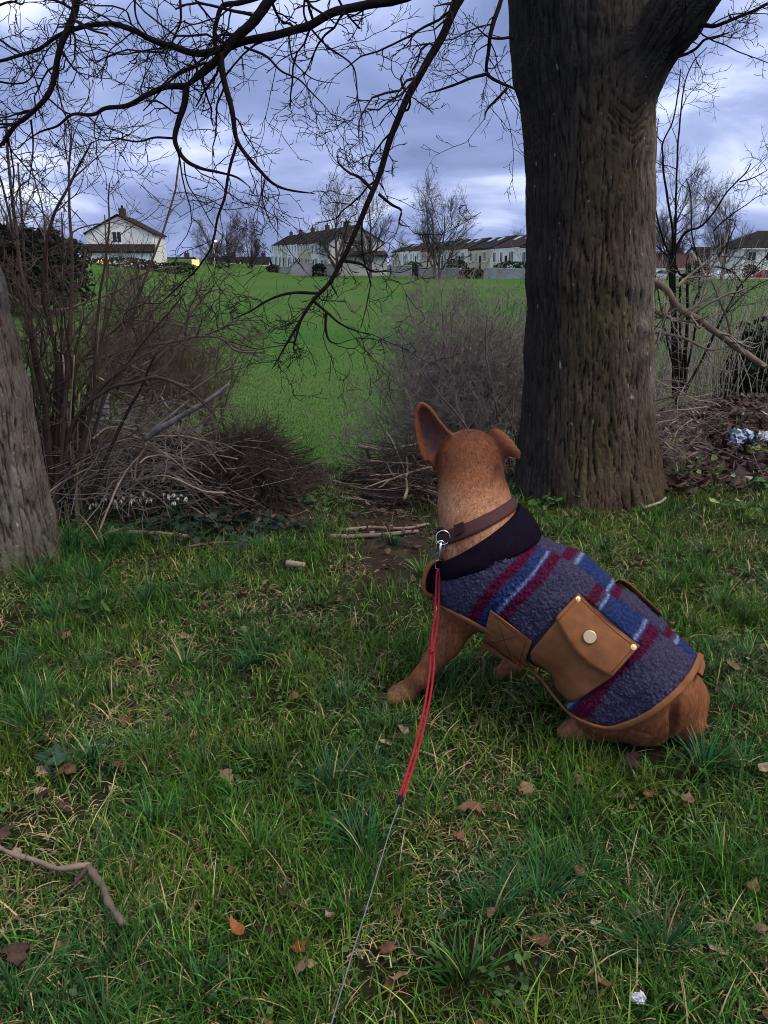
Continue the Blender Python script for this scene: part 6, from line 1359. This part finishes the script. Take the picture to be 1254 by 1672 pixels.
# ---- leaves
def leaf_mesh(name, mat, L=.06, W=.034, curl=.3, fold=.25, lobes=0, n=9, droop=.2):
    t = np.linspace(0, 1, n); w = np.sin(np.pi * t ** .8) ** 1.15 * W / 2 * (1 + .10 * np.sin(t * 37)); w[0] = .0009; w[1] = max(w[1] * .55, .001); w[-1] = .0004
    if lobes: w = w * (1 + .28 * np.cos(t * lobes * 2 * np.pi))
    rows = []
    for s, sc in ((-1, 1), (-.5, .5), (0, 0), (.5, .5), (1, 1)):
        rows.append(np.stack([s * w, (t - .5) * L, fold * np.abs(s) * w + curl * L * (t - .5) ** 2 * 1.6 - droop * abs(s) ** 2 * w + .05 * L * np.sin(9 * t + 3 * s)], -1))
    V = np.stack(rows, 1).reshape(-1, 3); i = np.arange(n * 5).reshape(n, 5); F = np.stack([i[:-1, :-1], i[:-1, 1:], i[1:, 1:], i[1:, :-1]], -1).reshape(-1, 4); V[:, 2] -= V[:, 2].min()
    return mesh_data(name, V, F, mat)
def dead(name, c): return M(name, c, var=.35, vscale=60, rough=.8, bump=.6, bscale=150, bdist=.002, objvar=.3)
m_d = [dead('dead_leaf_brown', (.120, .062, .036)), dead('dead_leaf_tan', (.170, .105, .066)), dead('dead_leaf_dark', (.050, .030, .024)), dead('dead_leaf_pale', (.28, .195, .135)), dead('dead_leaf_orange', (.19, .072, .028))]
lm = {(k, v): leaf_mesh('dead_leaf', m_d[k], curl=(.5, 1.1, -.3)[v], fold=(.5, 1.2, .1)[v], lobes=(0, 0, 4)[v], W=(.034, .030, .044)[v]) for k in range(5) for v in range(3)}
def put_leaf(px, py, size, k, v, lab, grp=None, lift=.03, rot=None, P=None):
    p = ground(np.array([float(px)]), np.array([float(py)]))[0] if P is None else P
    o = link('fallen_leaf', lm[(k, v)]); s = size / ppm(p + [0, 0, lift]) / .06 if P is None else size; o.location = (p[0], p[1], p[2] + lift); o.scale = (s, s, s); o.rotation_euler = (rng.uniform(-.5, .5), rng.uniform(-.5, .5), rng.uniform(0, 6.28) if rot is None else rot)
    tag(o, lab, 'leaf', grp); return o
for a in [(112, 1278, 52, 0, 2, 'large crumpled red-brown leaf in the grass, left middle'), (385, 1546, 52, 4, 1, 'rolled orange-brown leaf in a dark gap in the near grass'), (486, 1572, 44, 4, 0, 'rounded orange-brown leaf right of the rolled one'), (540, 1526, 40, 3, 1, 'upright narrow tan leaf beside the grey line'),
          (656, 1620, 46, 1, 0, 'pale tan leaf in the grass at the bottom centre'), (970, 1530, 26, 3, 0, 'small pale oval leaf under the big grass tuft'), (943, 1442, 30, 1, 0, 'dull grey-brown leaf above the small pale oval leaf'), (1120, 1326, 42, 1, 0, 'pinkish-brown leaf in the grass below the dog rump'), (768, 1340, 56, 0, 2, 'curled brown leaf right of the lead end'),
          (745, 1392, 40, 0, 1, 'narrow rust leaf standing in the grass below the curled brown one'), (858, 1306, 36, 1, 2, 'tan leaf below the dog hind foot'), (1030, 1262, 54, 2, 2, 'dark brown leaf in the shade under the dog rump'), (395, 990, 36, 0, 1, 'red-brown leaf in the grass left of the dog'), (30, 1582, 70, 2, 2, 'big dark brown leaf at the left edge, below the broken twig'),
          (12, 1382, 56, 2, 2, 'dark leaf at the left edge above the broken twig'), (1226, 1470, 40, 1, 0, 'tan leaf at the right edge, level with the big tuft'), (1236, 1540, 36, 1, 2, 'tan-grey leaf at the right edge, low down'), (984, 1640, 44, 1, 1, 'brown leaf left of the white scrap'), (500, 1602, 50, 1, 2, 'grey-brown leaf under the rounded orange one'), (1190, 1106, 34, 1, 1, 'fawn leaf in the grass right of the dog rump'), (1245, 1272, 34, 3, 0, 'pale leaf at the right edge beside a tuft')]: put_leaf(*a[:2], a[2] * .85, *a[3:], lift=.032)
for i in range(250):
    yy = .8 + 3.4 * rng.uniform() ** 1.1; xx = rng.uniform(-1, 1) * (.52 * (yy + .4) + .1)
    if not dog_clear(np.array([xx]), np.array([yy]), .03)[0]: continue
    put_leaf(0, 0, rng.uniform(.35, .8), int(rng.integers(0, 4)), int(rng.integers(0, 3)), 'small dry brown leaf lying in the grass', 'small dry leaves in the grass', .014, None, Hp(np.array([xx]), np.array([yy]))[0])
# dead leaves carpeting the mound and the path sides
def litter():
    n = 9000; g = rng.uniform(size=n); x = np.where(g < .74, rng.uniform(.9, 5.2, n), rng.uniform(-2.4, 1.0, n)); y = np.where(g < .74, rng.uniform(4.0, 7.4, n), rng.uniform(3.1, 5.4, n)); k = rng.uniform(size=n) < np.clip(soil_mask(x, y) + .05, 0, 1); x, y = x[k], y[k]; n = len(x)
    C = Hp(x, y) + np.c_[np.zeros((n, 2)), rng.uniform(.005, .05, n)]; p = nrm(np.c_[rng.normal(size=(n, 2)), rng.normal(size=n) * .45]); q = nrm(np.cross(p, rng.normal(size=(n, 3)) * .5 + [0, 0, 1.])); s = rng.uniform(.025, .060, (n, 1)) * np.where(g[k] < .74, 1, .5)[:, None]; up = np.cross(p, q) * s * .25
    V = np.stack([C - p * s, C + q * s * .55 + up, C + p * s, C - q * s * .55 + up, C], 1).reshape(-1, 3); F = (np.arange(n) * 5)[:, None, None] + np.array([(0, 1, 4), (1, 2, 4), (2, 3, 4), (3, 0, 4)])[None]
    pal = np.array([(.060, .032, .030), (.085, .048, .038), (.040, .024, .024), (.150, .100, .080), (.30, .24, .20)]); cc = pal[rng.choice(5, n, p=[.36, .25, .27, .09, .03])] * rng.uniform(.6, 1.4, (n, 1)); o = obj('leaf_litter', V, F.reshape(-1, 3), m_leafmass, None, np.repeat(cc, 5, 0), False); tag(o, 'brown dead leaves carpeting the earth under the trees', 'dead leaves', kind='stuff')
    n = 1400; x = np.r_[rng.uniform(.9, 4.5, 1000), rng.uniform(-2.2, 1.0, 400)]; y = np.r_[rng.uniform(4.1, 6.6, 1000), rng.uniform(3.2, 5.2, 400)]; k = soil_mask(x, y) > .35; x, y = x[k], y[k]; n = len(x); D = nrm(np.c_[rng.normal(size=(n, 2)), rng.normal(size=n) * .15]); L = rng.uniform(.05, .30, n); B = Hp(x, y) + [0, 0, .02]; s = np.linspace(-.5, .5, 5); P = B[:, None] + D[:, None] * (s[None, :, None] * L[:, None, None]) + rng.normal(size=(n, 5, 3)) * .006
    V, F, C = cat_tubes([(P, np.full((n, 5), 1.) * rng.uniform(.001, .004, (n, 1)), 4, np.array([.085, .060, .048]) * rng.uniform(.4, 1.8, (n, 1)))]); o = obj('twig_litter', V, F, M('twig_bits', attr=True), None, C); tag(o, 'short dead twigs strewn on the earth under the trees', 'twigs', kind='stuff')
litter()
# low weeds between the blades
def weeds():
    n = 13000; y = .7 + 4.4 * rng.uniform(0, 1, n) ** 1.2; x = rng.uniform(-1, 1, n) * (.56 * (y + .45) + .2); k = (fbm(p2(x, y, 2.9, 44), 3) + rng.normal(size=n) * .12 > .12) & dog_clear(x, y, .02); k |= (np.exp(-((x + .95) / .5) ** 2 - ((y - 3.35) / .28) ** 2) > rng.uniform(size=n)); x, y = x[k], y[k]; n = len(x)
    C = Hp(x, y) + np.c_[np.zeros((n, 2)), rng.uniform(.008, .035, n)]; p = nrm(np.c_[rng.normal(size=(n, 2)), rng.normal(size=n) * .35]); q = nrm(np.cross(p, rng.normal(size=(n, 3)) * .35 + [0, 0, 1.])); s = rng.uniform(.004, .010, (n, 1))
    V = np.stack([C - p * s, C + q * s * .8, C + p * s, C - q * s * .8], 1).reshape(-1, 3); cc = np.repeat(lerp(np.array([.030, .072, .024]), np.array([.070, .120, .040]), rng.uniform(size=(n, 1))) * rng.uniform(.7, 1.3, (n, 1)), 4, 0); o = obj('weeds', V, np.arange(4 * n).reshape(-1, 4), m_leafmass, None, cc, False); tag(o, 'small round weed leaves among the grass', 'weeds', kind='stuff')
weeds()
def lm_green(name, c): return M_leaf(name, False, c, trans=.25, rough=.45, var=.2, objvar=.35)
ivy_me = leaf_mesh('ivy_leaf', lm_green('ivy_leaf', (.020, .036, .026)), .055, .05, .2, .2, 3); pale_me = leaf_mesh('leaf', lm_green('pale_green_leaf', (.20, .26, .085)), .07, .05, .4, .3); fresh_me = leaf_mesh('leaf', lm_green('fresh_green_leaf', (.055, .12, .030)), .07, .045, .4, .3); dock_me = leaf_mesh('leaf', lm_green('dock_leaf', (.034, .068, .036)), .09, .05, .3, .2)
def cluster(name, lab, cat, px, py, n, spread, me, size=(.6, 1.1), lift=(.02, .07), tilt=.6, part='leaf', grp=None):
    c = ground(np.array([float(px)]), np.array([float(py)]))[0]; t = empty(name, c, lab, cat, grp)
    for i in range(n):
        dx, dy = rng.normal() * spread, rng.normal() * spread * .7; o = link(part, me, t); z = H(c[0] + dx, c[1] + dy) - c[2] + rng.uniform(*lift); o.location = (dx, dy, z); s = rng.uniform(*size); o.scale = (s, s, s); o.rotation_euler = (rng.normal() * tilt, rng.normal() * tilt, rng.uniform(0, 6.28))
    return t
cluster('ivy_patch', 'dark blue-green ivy leaves spread over the ground below the brambles', 'ivy', 300, 868, 230, .20, ivy_me, (.5, 1.1), (.01, .05), .45, 'ivy_leaf')
cluster('ivy_patch', 'dark ivy leaves creeping beside the brushwood heap', 'ivy', 420, 866, 90, .13, ivy_me, (.4, .9), (.01, .05), .5, 'ivy_leaf')
cluster('ivy_patch', 'ivy and weeds low on the left side of the bare path', 'ivy', 520, 830, 70, .12, fresh_me, (.3, .7), (.02, .08), .6, 'ivy_leaf')
for a in [('pale green leafy plant right of the big trunk, nearest to its foot', 1090, 735, 9, pale_me), ('pale green leaves among dead leaves below the blue-white packet', 1165, 782, 12, pale_me), ('pale green plant at the right edge below the packet', 1235, 745, 12, pale_me), ('fresh green leafy plant at the right edge of the grass, upper one', 1235, 800, 14, fresh_me), ('fresh green leafy plant low at the right edge of the grass', 1215, 845, 14, fresh_me), ('yellowing leaf cluster in the grass near the right edge', 1200, 838, 6, pale_me), ('small serrated green plant against the foot of the big trunk', 885, 832, 16, fresh_me), ('pale leaves in the litter between the trunk and the packet', 1140, 765, 9, pale_me)]: cluster('leafy_plant', a[0], 'plant', a[1], a[2], a[3], .055, a[4], (.5, 1.0))
cluster('dock_plant', 'broad blue-green dock leaves lying flat in the grass, left middle', 'plant', 90, 1262, 5, .05, dock_me, (.6, .9), (.03, .06), .4); cluster('dock_plant', 'single broad green leaf on the ground under the dog belly', 'plant', 815, 1083, 1, .0, dock_me, (.8, .81), (.05, .06), .3); cluster('seedling', 'two round pale green seed leaves at the bottom right', 'plant', 858, 1606, 2, .014, fresh_me, (.28, .34), (.05, .06), .3); cluster('leafy_plant', 'dandelion-like leaves in the grass left of the snapped twig end', 'plant', 160, 1000, 7, .05, fresh_me, (.7, 1.0))
# snowdrops: white nodding flowers over a mass of narrow leaves
m_petal = M_leaf('snowdrop_petal', False, (.80, .82, .78), trans=.3); m_stemg = M('green_stem', (.05, .10, .03))
def petal_mesh():
    P = MB(); n = 6
    for k in range(3):
        a = k * 2.094; u = np.array([math.cos(a), math.sin(a), 0]); v = np.array([-math.sin(a), math.cos(a), 0]); P.add(np.array([[0, 0, 0], u * .005 + v * .004 - [0, 0, .007], u * .007 - [0, 0, .017], u * .005 - v * .004 - [0, 0, .007]]), [(0, 1, 2, 3)])
    V, F = P.get(); return mesh_data('flower', V, F, m_petal)
flower_me = petal_mesh()
def snowdrops(lab, px, py, n, spread):
    c = ground(np.array([float(px)]), np.array([float(py)]))[0]; t = empty('snowdrop_clump', c, lab, 'snowdrops'); st = []
    for i in range(n):
        dx, dy = rng.normal() * spread, rng.normal() * spread * .6; h = rng.uniform(.09, .14); g = H(c[0] + dx, c[1] + dy) - c[2]; o = link('flower', flower_me, t); o.location = (dx + .012, dy, g + h - .004); o.rotation_euler = (rng.normal() * .2, rng.normal() * .2, rng.uniform(0, 6)); s = rng.uniform(1.0, 1.5); o.scale = (s, s, s)
        b = np.array([c[0] + dx, c[1] + dy, c[2] + g]); st.append(np.array([b, b + [0, 0, h * .6], b + [.004, 0, h], b + [.012, 0, h - .003]]))
    V, F, _ = cat_tubes([(np.array(st), np.full((n, 4), .0011), 4)]); o = obj('stems', V, F, m_stemg, t); tag(o, kind='stuff')
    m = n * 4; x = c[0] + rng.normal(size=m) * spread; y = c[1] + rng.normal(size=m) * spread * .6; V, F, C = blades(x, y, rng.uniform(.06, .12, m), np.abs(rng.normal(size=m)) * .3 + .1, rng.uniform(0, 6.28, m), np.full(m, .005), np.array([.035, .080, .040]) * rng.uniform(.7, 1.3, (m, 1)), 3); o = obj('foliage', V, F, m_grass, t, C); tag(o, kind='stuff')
snowdrops('white snowdrops in the middle of the row under the brambles', 225, 846, 16, .055); snowdrops('white snowdrops at the right end of the row under the brambles', 288, 848, 11, .030); snowdrops('white snowdrops at the left end of the row under the brambles', 168, 852, 9, .045)
# daffodil shoots on the mound
t = empty('daffodil_shoots', ground(np.array([1195.]), np.array([695.]))[0], 'bright green upright shoots growing through the dead leaves at the right', 'shoots'); c = np.array(t.location)
for i in range(11):
    m = 1; x = np.array([c[0] + rng.uniform(-.11, .12)]); y = np.array([c[1] + rng.uniform(-.05, .05)]); V, F, C = blades(x, y, rng.uniform(.09, .17, 1), np.array([.12]), rng.uniform(0, 6, 1), np.array([.012]), np.array([[.10, .16, .03]]), 4); obj('shoot', V, F, m_grass, t, C)
